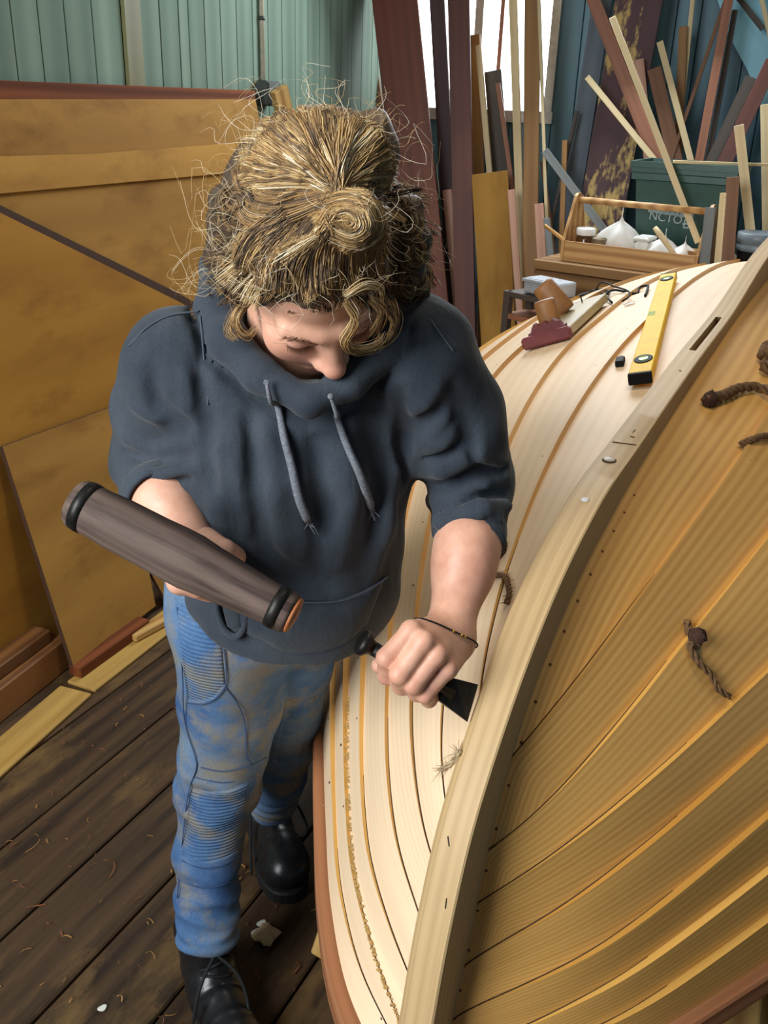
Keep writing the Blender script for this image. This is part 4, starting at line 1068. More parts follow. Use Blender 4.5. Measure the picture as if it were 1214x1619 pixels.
def skin_mat():
    m, nt, b = nodes('skin'); v, _ = coords(nt, 'Object', False)
    at_ = N(nt, 'ShaderNodeAttribute'); at_.attribute_name = 'flush'
    n1 = noise(nt, v, 60, 4, 0.6)
    base_ = ramp(nt, n1, [(0.3, lin(214, 158, 130)), (0.7, lin(232, 180, 152))])
    c = mixc(nt, at_.outputs['Fac'], base_, lin(190, 104, 92))
    nt.links.new(c, b.inputs['Base Color']); b.inputs['Roughness'].default_value = 0.5
    b.inputs['Subsurface Weight'].default_value = 0.12; b.inputs['Subsurface Radius'].default_value = (0.012, 0.005, 0.003); b.inputs['Subsurface Scale'].default_value = 1.0
    bump(nt, b, noise(nt, v, 500, 2), 0.06, 0.001); return m
m_skin = skin_mat()
m_leather = plain('black_boot_leather', lin(26, 27, 29), 0.32, nscale=60, var=0.3, bmp=0.15)
m_sole = plain('black_boot_sole', lin(18, 18, 18), 0.7)
m_lace = plain('black_laces', lin(14, 14, 15), 0.8)

# ---- joints
T1 = np.array([-.12, 1.13, 1.285])
SR, SL = at(276, 576, 1.10), at(668, 562, 1.09)
ER, EL = at(238, 722, 1.25), at(748, 766, 1.22)
WR, WLt = at(378, 868, 1.03), at(710, 1003, 1.10)
CR_, CLf = at(262, 794, 1.135), at(742, 850, 1.165)
lat = np.array([.95, .31, 0.0])
person = empty('person', np.array([-.25, 1.4, 0])); tag(person, 'person in dark blue hoodie and faded jeans bending over the boat with mallet', 'person')

# ---- hoodie
TC = [at(445, 1075, 1.37), at(452, 985, 1.33), at(462, 900, 1.27), at(466, 800, 1.22), at(466, 700, 1.18), at(462, 620, 1.16), at(455, 548, 1.16)]
TA = [.140, .142, .144, .150, .160, .160, .120]; TB = [.145, .142, .135, .130, .125, .112, .085]
hemA, hemB, hemC = at(335, 965, 1.24), at(452, 1046, 1.19), at(600, 968, 1.27)
hem_n = unit(np.cross(hemB - hemA, hemC - hemA)); hem_n = hem_n if hem_n[2] < 0 else -hem_n
HC = np.array([-.090, 1.008, 1.402])
HR = np.array([[-.938, .324, .123], [-.277, -.486, -.829], [-.209, -.812, .546]])   # columns: her right, forward, up
hl = lambda r, f, u: HC + HR @ np.array([r, f, u])
neck_top = hl(0, -.035, -.055)
hood_loop = [at(350, 425, 1.14), at(342, 488, 1.085), at(362, 540, 1.05), at(410, 592, 1.030), at(488, 636, 1.020), at(552, 606, 1.03), at(612, 552, 1.05), at(650, 498, 1.10), at(640, 440, 1.17), at(560, 420, 1.25), at(440, 410, 1.25)]
def torso_d(P):
    d = gcyl(P, TC, TA, TB, lat)
    d = smin(d, rcone(P, T1 + np.array([0, -.02, -.03]), SR + np.array([.02, .01, 0]), .075, .062), .05)
    d = smin(d, rcone(P, T1 + np.array([0, -.02, -.03]), SL + np.array([-.02, .01, 0]), .075, .064), .05)
    # belly of fabric hanging forward above the pocket
    d = smin(d, ell(P, at(470, 930, 1.24), (.12, .085, .10)), .05)
    return d
def stub(P, a, b, ra, rb):
    e = unit(b - a); d = rcone(P, a, b + e * .02, ra, rb); return np.maximum(d, (P - b.astype(np.float32)) @ e.astype(np.float32))
def sleeve_l(P): return smin(chain(P, [SL, (SL + EL) / 2 + np.array([.004, 0, .004]), EL], [.066, .062, .052], .02), stub(P, EL, CLf, .052, .044), .012)
def sleeve_r(P): return smin(chain(P, [SR, (SR + ER) / 2, ER], [.061, .058, .053], .02), stub(P, ER, CR_, .054, .050), .012)
def hood_base(P):
    d = torso_d(P); d = smin(d, sleeve_l(P), .028); d = smin(d, sleeve_r(P), .026)
    return d
def ridgepts(pxs, sink): return [trace(hood_base, x, y, .75, -sink) for x, y in pxs]
RID = []
def rid(pxs, r, sink=.2, k=.010): RID.append((ridgepts(pxs, r * sink), r, k))
# bunched left sleeve
rid([(660, 742), (700, 738), (750, 716), (790, 735)], .016); rid([(655, 790), (700, 792), (760, 766), (797, 752)], .018)
rid([(658, 824), (705, 826), (760, 806), (800, 800)], .017); rid([(690, 846), (740, 838), (790, 822)], .009)
rid([(650, 700), (676, 690), (708, 655)], .011); rid([(655, 655), (672, 640), (690, 612)], .008)
rid([(662, 715), (700, 700), (735, 660)], .009)
# right sleeve
rid([(200, 690), (245, 712), (300, 700)], .010); rid([(196, 735), (240, 752), (300, 742)], .011); rid([(205, 765), (245, 780), (292, 770)], .010)
rid([(212, 640), (250, 660), (296, 640)], .008)
# torso drape
rid([(335, 600), (343, 700), (350, 800), (362, 880)], .013, .35, .018); rid([(415, 680), (424, 780), (440, 880)], .010, .45, .025)
rid([(610, 640), (614, 720), (606, 820), (590, 900)], .013, .35, .022); rid([(545, 690), (552, 790), (540, 880)], .010, .45, .025)
rid([(372, 640), (385, 740), (396, 840)], .009, .4, .02)
rid([(636, 640), (640, 700), (632, 770)], .010, .6, .02)
rid([(345, 560), (300, 600), (318, 680)], .008, .6, .02)
GRV = [([trace(hood_base, x, y, .75, .002) for x, y in pxs], r, k) for pxs, r, k in (
    ([(700, 766), (722, 758), (755, 742), (800, 742)], .007, .010), ([(700, 810), (722, 804), (760, 786), (806, 778)], .007, .010), ([(694, 836), (715, 836), (770, 820)], .005, .010),
    ([(200, 714), (240, 732), (296, 722)], .007, .010), ([(198, 752), (240, 766), (296, 756)], .007, .010), ([(664, 720), (700, 720), (745, 690)], .007, .010), ([(652, 672), (672, 664), (700, 636)], .008, .012),
    ([(316, 580), (328, 680), (334, 770)], .013, .014), ([(598, 640), (602, 740), (590, 850)], .012, .022), ([(396, 670), (404, 780), (420, 880)], .011, .022), ([(632, 620), (640, 690), (636, 750)], .010, .014),
    ([(500, 700), (510, 800), (500, 900)], .009, .022), ([(236, 590), (246, 640), (290, 672)], .009, .016), ([(716, 610), (742, 680), (748, 720)], .008, .016), ([(430, 880), (470, 915), (520, 925)], .009, .02),
    ([(322, 450), (316, 500), (334, 556), (385, 608), (440, 640), (488, 664), (548, 638), (604, 592), (646, 530)], .011, .010))]
def hoodie_d(P):
    d = hood_base(P)
    near = d < .05
    if near.any():
        Pn = P[near]; dn = d[near]
        for pts, r, k in RID: dn = smin(dn, chain(Pn, pts, [r * .5] + [r] * (len(pts) - 2) + [r * .5]), k)
        for pts, r, k in GRV: dn = smax(dn, -chain(Pn, pts, [r * .4] + [r] * (len(pts) - 2) + [r * .4]), k)
        # soft irregular drape
        dn = dn + .0016 * np.sin(Pn @ np.array([55, 22, 18], np.float32) + 2 * np.sin(Pn[:, 2] * 17)) + .0012 * np.sin(Pn @ np.array([-30, 60, 75], np.float32))
        d[near] = dn
    # neck opening
    d = smax(d, -rcone(P, neck_top, T1 + np.array([.012, -.058, .012]), .070, .058), .010)
    # hood roll round the neck
    hd = chain(P, hood_loop + [hood_loop[0]], [.026, .024, .023, .020, .016, .018, .021, .023, .030, .034, .032, .024], .012)
    d = smin(d, hd, .004)
    d = smax(d, -rcone(P, neck_top, T1 + np.array([.012, -.056, .014]), .067, .055), .008)
    d = smin(d, ell(P, at(490, 440, 1.27), (.10, .055, .06)), .03)
    # cut at hem and cuffs
    d = smax(d, ((P - hemB.astype(np.float32)) @ hem_n.astype(np.float32)), .006)
    return d
lo, hi = bounds([SR, SL, ER, EL, CLf, CR_] + TC + hood_loop, .09); lo[2] -= .0
V, Q = nets(hoodie_d, lo, hi, .0052)
hoodie = fast_mesh('hoodie', V, Q, m_hood, person); hoodie['label'] = 'faded dark blue grey hooded sweatshirt with pushed up sleeves'
print('HOODIE', len(V))
tH = [bvh_of(hoodie)]
# cuffs
for c, e, r in ((CLf, unit(CLf - EL), .0435), (CR_, unit(CR_ - ER), .0500)):
    x_, y_, z_ = frame(e, (0.2, 0.3, 1)); V = []; n = 28; prof = [(-.020, r + .0015), (-.010, r + .003), (.004, r + .002), (.012, r + .0005), (.013, r - .004), (-.015, r - .005)]
    for s_, rr in prof:
        for k in range(n):
            a_ = 2 * math.pi * k / n; V.append(c + x_ * s_ + rr * (1 + .02 * math.sin(3 * a_)) * (y_ * math.cos(a_) + z_ * math.sin(a_)))
    Fc = [[i * n + k, i * n + (k + 1) % n, ((i + 1) % 6) * n + (k + 1) % n, ((i + 1) % 6) * n + k] for i in range(6) for k in range(n)]
    mesh('cuff', V, Fc, m_hood, hoodie, True)
def patch(name, top, bottom, nu, nv, trees, lift, mat, parent, thick=.003, belly=0.0):
    """cloth patch laid on a surface between two pixel polylines"""
    def pl(pts, n):
        P = np.array(pts, float); s = np.r_[0, np.cumsum(np.linalg.norm(np.diff(P, axis=0), axis=1))]; u = np.linspace(0, s[-1], n); return np.stack([np.interp(u, s, P[:, k]) for k in (0, 1)], 1)
    a, b = pl(top, nu), pl(bottom, nu); G = []
    for j in range(nv):
        f = j / (nv - 1); row = []
        for i in range(nu):
            x, y = a[i] + (b[i] - a[i]) * f
            h = hit(trees, x, y); 
            if h is None: row.append(None); continue
            e = min(1, 5 * min(f, 1 - f, i / (nu - 1), 1 - i / (nu - 1)) + .25)
            row.append((h[0] + h[1] * (lift * e + belly * math.sin(math.pi * f) * math.sin(math.pi * i / (nu - 1))), h[1]))
        G.append(row)
    V = []; id_ = {}
    for j in range(nv):
        for i in range(nu):
            if G[j][i] is not None: id_[(j, i, 0)] = len(V); V.append(G[j][i][0]); id_[(j, i, 1)] = len(V); V.append(G[j][i][0] - unit(G[j][i][1]) * (thick + lift))
    Fc = []
    ok = lambda j, i: 0 <= j < nv - 1 and 0 <= i < nu - 1 and all((jj, ii, 0) in id_ for jj in (j, j + 1) for ii in (i, i + 1)) and np.linalg.norm(G[j][i][0] - G[j + 1][i + 1][0]) < .06
    for j in range(nv - 1):
        for i in range(nu - 1):
            if not ok(j, i): continue
            c4 = [(j, i), (j + 1, i), (j + 1, i + 1), (j, i + 1)]
            Fc.append([id_[(*c, 0)] for c in c4]); Fc.append([id_[(*c, 1)] for c in c4][::-1])
            for (dj, di), (p, q) in (((-1, 0), (0, 3)), ((1, 0), (1, 2)), ((0, -1), (0, 1)), ((0, 1), (3, 2))):
                if not ok(j + dj, i + di): Fc.append([id_[(*c4[p], 0)], id_[(*c4[q], 0)], id_[(*c4[q], 1)], id_[(*c4[p], 1)]])
    return mesh(name, V, Fc, mat, parent, True)
patch('kangaroo_pocket', [(352, 945), (400, 942), (455, 950), (500, 952), (540, 947), (575, 934), (608, 912)], [(372, 996), (410, 1010), (440, 1030), (470, 1034), (510, 1030), (545, 1018), (578, 990)], 26, 10, tH, .006, m_hood, hoodie, belly=.006)
patch('pocket_opening_shade', [(350, 948), (368, 950), (388, 958)], [(364, 990), (374, 998), (386, 990)], 8, 8, tH, .008, m_pocketshade, hoodie)  # darker patch laid on as the shaded inside of the open pocket
seam_later = [(346, 940), (352, 972), (364, 996), (376, 1002), (388, 992), (394, 968)]
def seam(name, pxs, r, mat, parent, trees, lift=.0012, n=40):
    P = [hit(trees, x, y, lift) for x, y in pxs]; P = [p[0] for p in P if p is not None]
    if len(P) > 1: return tube(name, spline(P, n), r, mat, parent, 5)
seam('stitched_seam', [(455, 947), (500, 950), (540, 945), (575, 931), (606, 910)], .0011, m_stitch, hoodie, tH, .008)
seam('stitched_seam', [(205, 548), (232, 520), (270, 500), (316, 492)], .0011, m_stitch, hoodie, tH)
seam('stitched_seam', [(655, 468), (690, 520), (716, 556)], .0011, m_stitch, hoodie, tH)
seam('stitched_seam', [(318, 500), (322, 560), (330, 640)], .0011, m_stitch, hoodie, tH)
seam('pocket_edge', seam_later, .0042, m_hood, hoodie, tH, .006)
# drawstrings
for pxs in ([(424, 604), (432, 622), (440, 644), (448, 690), (460, 740), (470, 785), (482, 822)], [(519, 626), (525, 642), (532, 664), (545, 700), (562, 745), (580, 800)]):
    P = [hit(tH, x, y, .006 if i_ > 1 else .010)[0] for i_, (x, y) in enumerate(pxs)]; C_ = spline(P, 40); R_ = np.interp(np.linspace(0, 1, 40), [0, .1, .5, .97, 1], [.002, .0028, .0048, .0056, .004])
    Vt, Ft = tube_geo(C_, R_, 8); ds = mesh('drawstring', Vt, Ft, m_cord, hoodie, True)
    e = C_[-1]; dn = unit(C_[-1] - C_[-3])
    fr = [tube_geo([e, e + dn * .006 + RNG.normal(size=3) * .002, e + dn * .012 + RNG.normal(size=3) * .006], [.0009, .0007, .0004], 4) for _ in range(9)]
    Vt, Ft = join_geo(fr); tag(mesh('frayed_end', Vt, Ft, m_cord, ds), kind='stuff')
    lathe('eyelet', [(.003, 0), (.0034, .001), (.002, .0014)], C_[0], unit(CAM - C_[0]), m_cord, hoodie, 14)

# ---- jeans
HIR, HIL = at(366, 985, 1.41), at(452, 1005, 1.53)
KR, KL = at(345, 1240, 1.635), at(448, 1165, 1.77)
AR, AL = at(328, 1478, 1.685), at(430, 1268, 2.00)
def ringf(P, a, b, ts, amp, r, wid=.010):
    """soft wrinkle rings round a leg"""
    ab = b - a; L = np.linalg.norm(ab); s = ((P - a.astype(np.float32)) @ (ab / L).astype(np.float32)) / L
    o = 0
    for i, t in enumerate(ts):
        tilt = .05 * np.sin(P[:, 0] * 40 + i * 2.1) + .03 * np.sin(P[:, 1] * 55 + i)
        o = o + amp * np.exp(-((s - t + tilt * .5) * L / wid)**2)
    return o
def jeans_d(P):
    r = chain(P, [HIR, at(365, 1110, 1.53), KR, at(328, 1345, 1.66), AR], [.092, .082, .070, .056, .052], .02)
    r = r - ringf(P, KR, AR, [.70, .80, .90, .99], .006, .06) - ringf(P, HIR, KR, [.80, .90, 1.0], .0035, .08, .012) - ringf(P, KR, AR, [.08, .5], .003, .06)
    l = chain(P, [HIL, KL, AL], [.088, .064, .052], .02) - ringf(P, KL, AL, [.55, .7, .85], .005, .06)
    d = smin(r, l, .012)
    d = smin(d, ell(P, at(412, 930, 1.43), (.145, .115, .12)), .04)
    d = d + .0012 * np.sin(P @ np.array([40, 30, 55], np.float32)) + .001 * np.sin(P @ np.array([-70, 25, 40], np.float32))
    d = smax(d, (P[:, 2] - 1.0), .01)
    for c, e in ((AR, unit(AR - KR)), (AL, unit(AL - KL))):
        pl = (P - (c + e * .012).astype(np.float32)) @ e.astype(np.float32); r_ = np.sqrt(((P - c.astype(np.float32))**2).sum(1)); d = np.maximum(d, np.where(r_ < .11, pl, -1.0))
    return d
lo, hi = bounds([HIR, HIL, KR, KL, AR, AL], .12); lo[2] += .02
V, Q = nets(jeans_d, lo, hi, .0052)
jeans = fast_mesh('jeans', V, Q, m_jean, person); jeans['label'] = 'faded dirty blue jeans with ribbed knee and hip panels'
tJ = [bvh_of(jeans)]
print('JEANS', len(V))
patch('ribbed_panel', [(276, 935), (300, 937), (322, 942), (345, 955)], [(298, 1110), (320, 1112), (340, 1104), (356, 1084)], 14, 26, tJ, .002, m_rib, jeans, .002)
patch('ribbed_panel', [(302, 1246), (330, 1252), (360, 1250), (395, 1235)], [(288, 1352), (320, 1368), (350, 1362), (382, 1345)], 16, 20, tJ, .002, m_rib, jeans, .002)
patch('ribbed_panel', [(452, 1105), (475, 1108), (500, 1100)], [(432, 1205), (450, 1215), (474, 1205)], 10, 16, tJ, .002, m_rib, jeans, .002)
for pxs in ([(345, 955), (352, 1010), (358, 1060), (356, 1084), (340, 1104), (320, 1112), (298, 1110)], [(356, 1084), (375, 1110), (388, 1150), (390, 1190), (398, 1208)], [(318, 1212), (350, 1218), (390, 1210), (420, 1196)], [(310, 1228), (350, 1236), (400, 1226)],
            [(288, 1360), (320, 1372), (350, 1368), (380, 1350)], [(284, 1390), (320, 1402), (350, 1398), (376, 1384)], [(282, 960), (290, 1060), (296, 1150), (312, 1210), (302, 1240), (290, 1330), (282, 1420)]):
    seam('denim_seam', pxs, .0010, m_jstitch, jeans, tJ, .0022)

# ---- boots
def boot(ank, dirv, label, laces):
    x_ = unit(dirv); z_ = Z3; y_ = np.cross(z_, x_); B = np.stack([x_, y_, z_], 1); o = np.array([ank[0], ank[1], 0.0])
    def fn(P):
        q = ((P - o.astype(np.float32)) @ B.astype(np.float32))
        d = rcone(q, (-.01, 0, .20), (-.005, 0, .10), .056, .051)
        d = smin(d, rcone(q, (-.045, 0, .062), (.05, 0, .065), .042, .043), .03)
        d = smin(d, rcone(q, (.05, 0, .07), (.13, .004, .058), .044, .046), .03)
        d = smin(d, ell(q, (.165, .006, .05), (.062, .054, .046)), .02)
        d = smax(d, .018 - q[:, 2], .008); d = smax(d, q[:, 2] - .19, .006)
        d = d - .0015 * np.exp(-((q[:, 0] - .118 - .02 * q[:, 2]) / .004)**2)            # toe cap welt
        d = d + .003 * np.exp(-((q[:, 0] - .07) / .006)**2) * (q[:, 2] > .07)            # flex crease
        return d
    V, Q = nets(fn, o + np.array([-.26, -.26, 0]), o + np.array([.26, .26, .25]), .0045)
    bt = fast_mesh('boot', V, Q, m_leather, person); bt['label'] = label
    # sole: outline of the foot
    out = [(-.092, 0), (-.082, .034), (-.04, .044), (.03, .040), (.09, .050), (.16, .058), (.205, .045), (.233, .008), (.222, -.028), (.17, -.050), (.09, -.046), (.03, -.040), (-.04, -.042), (-.08, -.034)]
    C_ = spline(out + [out[0]], 48)[:-1]; k = len(C_); V = []
    for zz, s_ in ((0.0005, .97), (.004, 1.0), (.026, 1.0), (.030, .97)):
        for a_, b2 in C_: V.append(o + x_ * ((a_ - .07) * s_ + .07) + y_ * b2 * s_ + Z3 * zz)
    Fc = [[i * k + j, i * k + (j + 1) % k, (i + 1) * k + (j + 1) % k, (i + 1) * k + j] for i in range(3) for j in range(k)] + [list(range(k))[::-1], [3 * k + j for j in range(k)]]
    mesh('sole', V, Fc, m_sole, bt, False)
    tr = [BVHTree.FromPolygons([Vector(v) for v in bt_v(bt)], [tuple(p.vertices) for p in bt.data.polygons])]
    def onb(a_, b2):      # drop a point onto boot front
        h = tr[0].ray_cast(Vector(o + x_ * (a_ + .3) + y_ * b2 + Z3 * (.6)), Vector(unit(-x_ * .3 - Z3 * .52))); return None if h[0] is None else np.array(h[0]) + np.array(h[1]) * .003
    for i in range(6):
        a_ = .035 + i * .0; zz = i
        p = []
        for b2 in np.linspace(-.026, .026, 7):
            h = tr[0].ray_cast(Vector(o + x_ * .5 + y_ * (b2 * (1 if i % 2 else 1)) + Z3 * (.10 + .022 * i + .18 + b2 * .25 * (1 if i % 2 else -1))), Vector(unit(-x_ * .5 - Z3 * .18)))
            if h[0] is not None: p.append(np.array(h[0]) + np.array(h[1]) * .003)
        if len(p) > 3: tube('lace', p, .0028, m_lace, bt, 6)
    top_ = o + x_ * .055 + Z3 * .175
    for pts in laces: tube('lace', spline([top_ + x_ * a_ + y_ * b2 + Z3 * c for a_, b2, c in pts], 30), .0032, m_lace, bt, 6)
    V, Fc = [], []
    tv, tf = lathe_geo([(.054, 0), (.058, .004), (.059, .014), (.056, .02), (.050, .018), (.05, .002)], 24); mesh('padded_collar', place(tv, x_, y_, Z3, o + Z3 * .168 - x_ * .008), tf, m_leather, bt, True)
    return bt
def bt_v(o): return [PW(o) @ v.co for v in o.data.vertices]
toeL = atz(458, 1426, 0); dL = unit((.36, -.93, 0)); ankL = toeL - dL * .225
ankR = np.array([AR[0] - .002, AR[1] + .01, 0]); dR = unit((.42, -.9, 0))
boot(ankL, dL, 'black leather work boot of her rear foot', [[(0, 0, 0), (.02, .03, -.01), (.05, .06, -.05), (.075, .065, -.085), (.06, .035, -.11), (.035, .01, -.10)], [(0, 0, 0), (.02, -.04, -.02), (.05, -.055, -.08), (.07, -.06, -.13), (.08, -.062, -.165)]])
boot(ankR, dR, 'black leather work boot of her front foot at the bottom edge', [[(0, 0, 0), (.03, -.035, -.03), (.05, -.055, -.08), (.05, -.062, -.14), (.06, -.066, -.18)], [(0, 0, 0), (.03, .03, -.03), (.06, .04, -.08), (.09, .03, -.115)]])
print('BOOTS')

# ---- skin: head, arms, hands and the body under the clothes, one mesh
def lc(P): return ((P - HC.astype(np.float32)) @ HR.astype(np.float32))
def head_d(P):
    q = lc(P)
    d = ell(q, (0, -.015, .035), (.073, .094, .088))
    d = smin(d, ell(q, (0, .028, -.042), (.058, .066, .074)), .03)
    d = smin(d, ell(q, (0, .067, -.096), (.022, .018, .018)), .028)
    for s in (-1, 1):
        d = smin(d, ell(q, (s * .038, .058, -.028), (.024, .022, .026)), .022)
        d = smin(d, rcone(q, (s * .044, .068, .022), (s * .012, .083, .022), .009, .009), .014)
        d = smax(d, -ell(q, (s * .032, .094, .004), (.017, .016, .012)), .012)
        d = smin(d, ell(q, (s * .031, .070, .003), (.0155, .0145, .013)), .004)
    d = smin(d, rcone(q, (0, .083, .016), (0, .103, -.024), .008, .0115), .012)
    d = smin(d, ell(q, (0, .107, -.027), (.0115, .0105, .0105)), .008)
    for s in (-1, 1):
        d = smin(d, ell(q, (s * .0125, .094, -.032), (.008, .010, .008)), .006)
        d = smin(d, rcone(q, (s * .020, .082, -.064), (0, .090, -.0605), .0045, .0062), .005)
        d = smin(d, rcone(q, (s * .018, .081, -.069), (0, .088, -.0725), .0048, .0072), .005)
        d = smin(d, ell(q, (s * .074, -.008, -.004), (.008, .019, .030)), .006)
    d = smax(d, -rcone(q, (-.018, .092, -.0665), (.018, .092, -.0665), .0012, .0012), .004)
    d = smin(d, rcone(P, neck_top, T1 + np.array([.0, -.025, .0]), .050, .056), .03)
    d = smin(d, ell(P, T1 + np.array([.0, -.02, -.05]), (.09, .05, .045)), .03)
    return d
lo, hi = bounds([hl(0, .13, 0), hl(0, -.13, .08), hl(.09, 0, 0), hl(-.09, 0, 0), hl(0, 0, .15), hl(0, .06, .15), hl(0, .09, -.13), T1 - np.array([0, 0, .06])], .02)
Vh, Qh = nets(head_d, lo, hi, .0026)
FING = {  # joints from knuckle to tip, in photo pixels and depth
 'index': ([(650, 998, 1.030), (611, 1040, 1.026), (612, 1068, 1.050), (634, 1066, 1.080)], [.0118, .0112, .0104, .0088]),
 'middle': ([(669, 1015, 1.020), (632, 1066, 1.016), (635, 1084, 1.044), (654, 1076, 1.076)], [.0120, .0114, .0104, .0088]),
 'ring': ([(690, 1035, 1.024), (654, 1082, 1.020), (659, 1095, 1.047), (676, 1084, 1.077)], [.0114, .0106, .0100, .0086]),
 'little': ([(707, 1057, 1.036), (672, 1098, 1.032), (678, 1106, 1.054), (692, 1095, 1.077)], [.0104, .0096, .0090, .0078])}
def handl_d(P):
    d = chain(P, [EL, CLf, WLt], [.036, .0375, .0265], .01)
    d = smin(d, ell(P, (CLf + WLt) / 2 * .5 + CLf * .5, (.034, .04, .05)), .03)
    W2 = WLt
    palm = None
    for nm, (j, r) in FING.items():
        e = rcone(P, W2 + (at(*j[0]) - at(*FING['middle'][0][0])) * .35, at(j[0][0], j[0][1], j[0][2] + .005), .021, .0125); palm = e if palm is None else smin(palm, e, .010)
    # heel of the palm behind the iron
    palm = smin(palm, rcone(P, at(690, 1030, 1.100), at(676, 1066, 1.088), .020, .016), .014)
    d = smin(d, palm, .016)
    for nm, (j, r) in FING.items():
        p = [at(*q) for q in j]; f = chain(P, p, r, .004)
        f = smin(f, ell(P, p[0], (r[0] * 1.05,) * 3), .004)
        d = smin(d, f, .0032)
    th = chain(P, [at(690, 1040, 1.105), at(650, 1052, 1.105), at(618, 1058, 1.088), at(600, 1052, 1.074)], [.018, .0145, .0125, .0098], .008)
    d = smin(d, th, .008)
    return d
lo, hi = bounds([CLf, EL, WLt] + [at(*q) for j, r in FING.values() for q in j] + [at(600, 1052, 1.074)], .035)
Va, Qa = nets(handl_d, lo, hi, .0021)
# right arm and fist round the mallet handle
MH0, MH1 = at(118, 793, .955), at(462, 972, .935)       # mallet head axis ends
MC = (MH0 + MH1) / 2; MAX = unit(MH1 - MH0)
HAX = unit(ray(300, 870)); HAX = unit(HAX - MAX * np.dot(HAX, MAX))
HG = MC + HAX * .118
WRb = HG + unit(at(262, 790, 1.15) - HG) * .080
side_v = unit(np.cross(HAX, WRb - HG)); dn_v = unit(WRb - HG)
def handr_d(P):
    d = chain(P, [ER, CR_, WRb], [.040, .042, .029], .01)
    d = smin(d, rcone(P, WRb, HG + dn_v * .030, .026, .030), .02)
    for i in range(4):
        o = HG + HAX * (-.030 + i * .0205)
        a_ = o + dn_v * .030 + side_v * .022; b2 = o - dn_v * .004 + side_v * .032; c = o - dn_v * .029 + side_v * .012; e = o - dn_v * .026 - side_v * .014; g_ = o - dn_v * .008 - side_v * .028
        d = smin(d, chain(P, [a_, b2, c, e, g_], [.0128, .0122, .0115, .0105, .009], .006), .005)
    o = HG - HAX * .045
    d = smin(d, chain(P, [WRb + (HG - WRb) * .35 - side_v * .012 - HAX * .01, o + dn_v * .024 - side_v * .024, o - dn_v * .006 - side_v * .026, o - dn_v * .024 - side_v * .008], [.018, .0145, .0125, .0098], .008), .008)
    return d
lo, hi = bounds([CR_, ER, WRb, HG + HAX * .06, HG - HAX * .06, HG - dn_v * .04], .05)
Vr, Qr = nets(handr_d, lo, hi, .0026)
def core_d(P):
    d = gcyl(P, TC[2:], np.array(TA[2:]) * .80, np.array(TB[2:]) * .76, lat)
    d = smin(d, chain(P, [SR, ER], [.036, .034]), .02); d = smin(d, chain(P, [SL, EL], [.036, .034]), .02)
    d = smin(d, chain(P, [HIR, KR, AR], [.078, .056, .030]), .02); d = smin(d, chain(P, [HIL, KL, AL], [.074, .050, .030]), .02)
    d = smin(d, chain(P, [AR, np.array([AR[0], AR[1], .07])], [.03, .03]), .01); d = smin(d, chain(P, [AL, np.array([*ankL[:2], .07])], [.03, .03]), .01)
    return d
lo, hi = bounds([SR, SL, ER, EL, HIR, HIL, KR, KL, AR, AL, TC[-1], TC[1]], .12); lo[2] = 0.03
Vc, Qc = nets(core_d, lo, hi, .012)
off = 0; Vs = []; Qs = []
for v, q in ((Vh, Qh), (Va, Qa), (Vr, Qr), (Vc, Qc)): Vs.append(v); Qs.append(q + off); off += len(v)
body = fast_mesh('body', np.vstack(Vs), np.vstack(Qs), m_skin, person)
fl_ = np.zeros(off, np.float32); allv = np.vstack(Vs)
def flush(c, r, s): 
    global fl_
    dd = np.linalg.norm(allv - c, axis=1); fl_ = np.maximum(fl_, s * np.exp(-(dd / r)**2))
for x in (-.014, 0, .014): flush(hl(x, .09, -.061), .008, .85); flush(hl(x, .088, -.072), .008, .85)
for s in (-1, 1): flush(hl(s * .042, .075, -.03), .024, .35); flush(hl(s * .076, -.008, -.004), .025, .4); flush(hl(s * .032, .085, .004), .014, .3)
flush(hl(0, .115, -.026), .014, .45)
for j, r in FING.values():
    flush(at(*j[0]), .012, .35); flush(at(*j[1]), .013, .45); flush(at(*j[2]), .013, .5)
flush(at(765, 900, 1.12), .05, .25)
a_ = body.data.attributes.new('flush', 'FLOAT', 'POINT'); a_.data.foreach_set('value', fl_)
print('BODY', off)
tB = [bvh_of(body)]
# eyebrows and lashes
m_brow = plain('brown_brow_hair', lin(128, 92, 68), 0.8)
for s in (-1, 1):
    g_ = []
    for i in range(38):
        f = random.random(); r_ = s * (.014 + .034 * f); u_ = .020 + .006 * math.sin(f * 2.6) + random.uniform(-.0022, .0022)
        p = hl(r_, .12, u_); h = tB[0].ray_cast(Vector(p), Vector(-HR[:, 1]));
        if h[0] is None: continue
        p = np.array(h[0]); dv = unit(HR[:, 0] * s + HR[:, 2] * random.uniform(-.1, .5) * (1 - f)); g_.append(tube_geo([p - HR[:, 1] * .0005, p + dv * .004 + HR[:, 1] * .0012, p + dv * .008 + HR[:, 1] * .0006], [.0003, .0003, .0001], 3))
    V, Fc = join_geo(g_); mesh('eyebrow', V, Fc, m_brow, body)
    g_ = []
    for i in range(26):
        f = i / 25; r_ = s * (.018 + .027 * f); u_ = -.0045 - .003 * math.sin(f * 3.14)
        h = tB[0].ray_cast(Vector(hl(r_, .12, u_)), Vector(-HR[:, 1]));
        if h[0] is None: continue
        p = np.array(h[0]); g_.append(tube_geo([p, p + HR[:, 1] * .004 - HR[:, 2] * .0025, p + HR[:, 1] * .007 - HR[:, 2] * .0035 + HR[:, 0] * s * .001], [.0005, .0004, .0002], 3))
    V, Fc = join_geo(g_); mesh('eyelashes', V, Fc, m_brow, body)
# tee collar inside the hood
tube('tshirt_collar', spline([at(408, 538, 1.085), at(426, 572, 1.078), at(450, 596, 1.07), at(478, 607, 1.063), at(506, 606, 1.06)], 30), .0055, m_tee, person, 8)
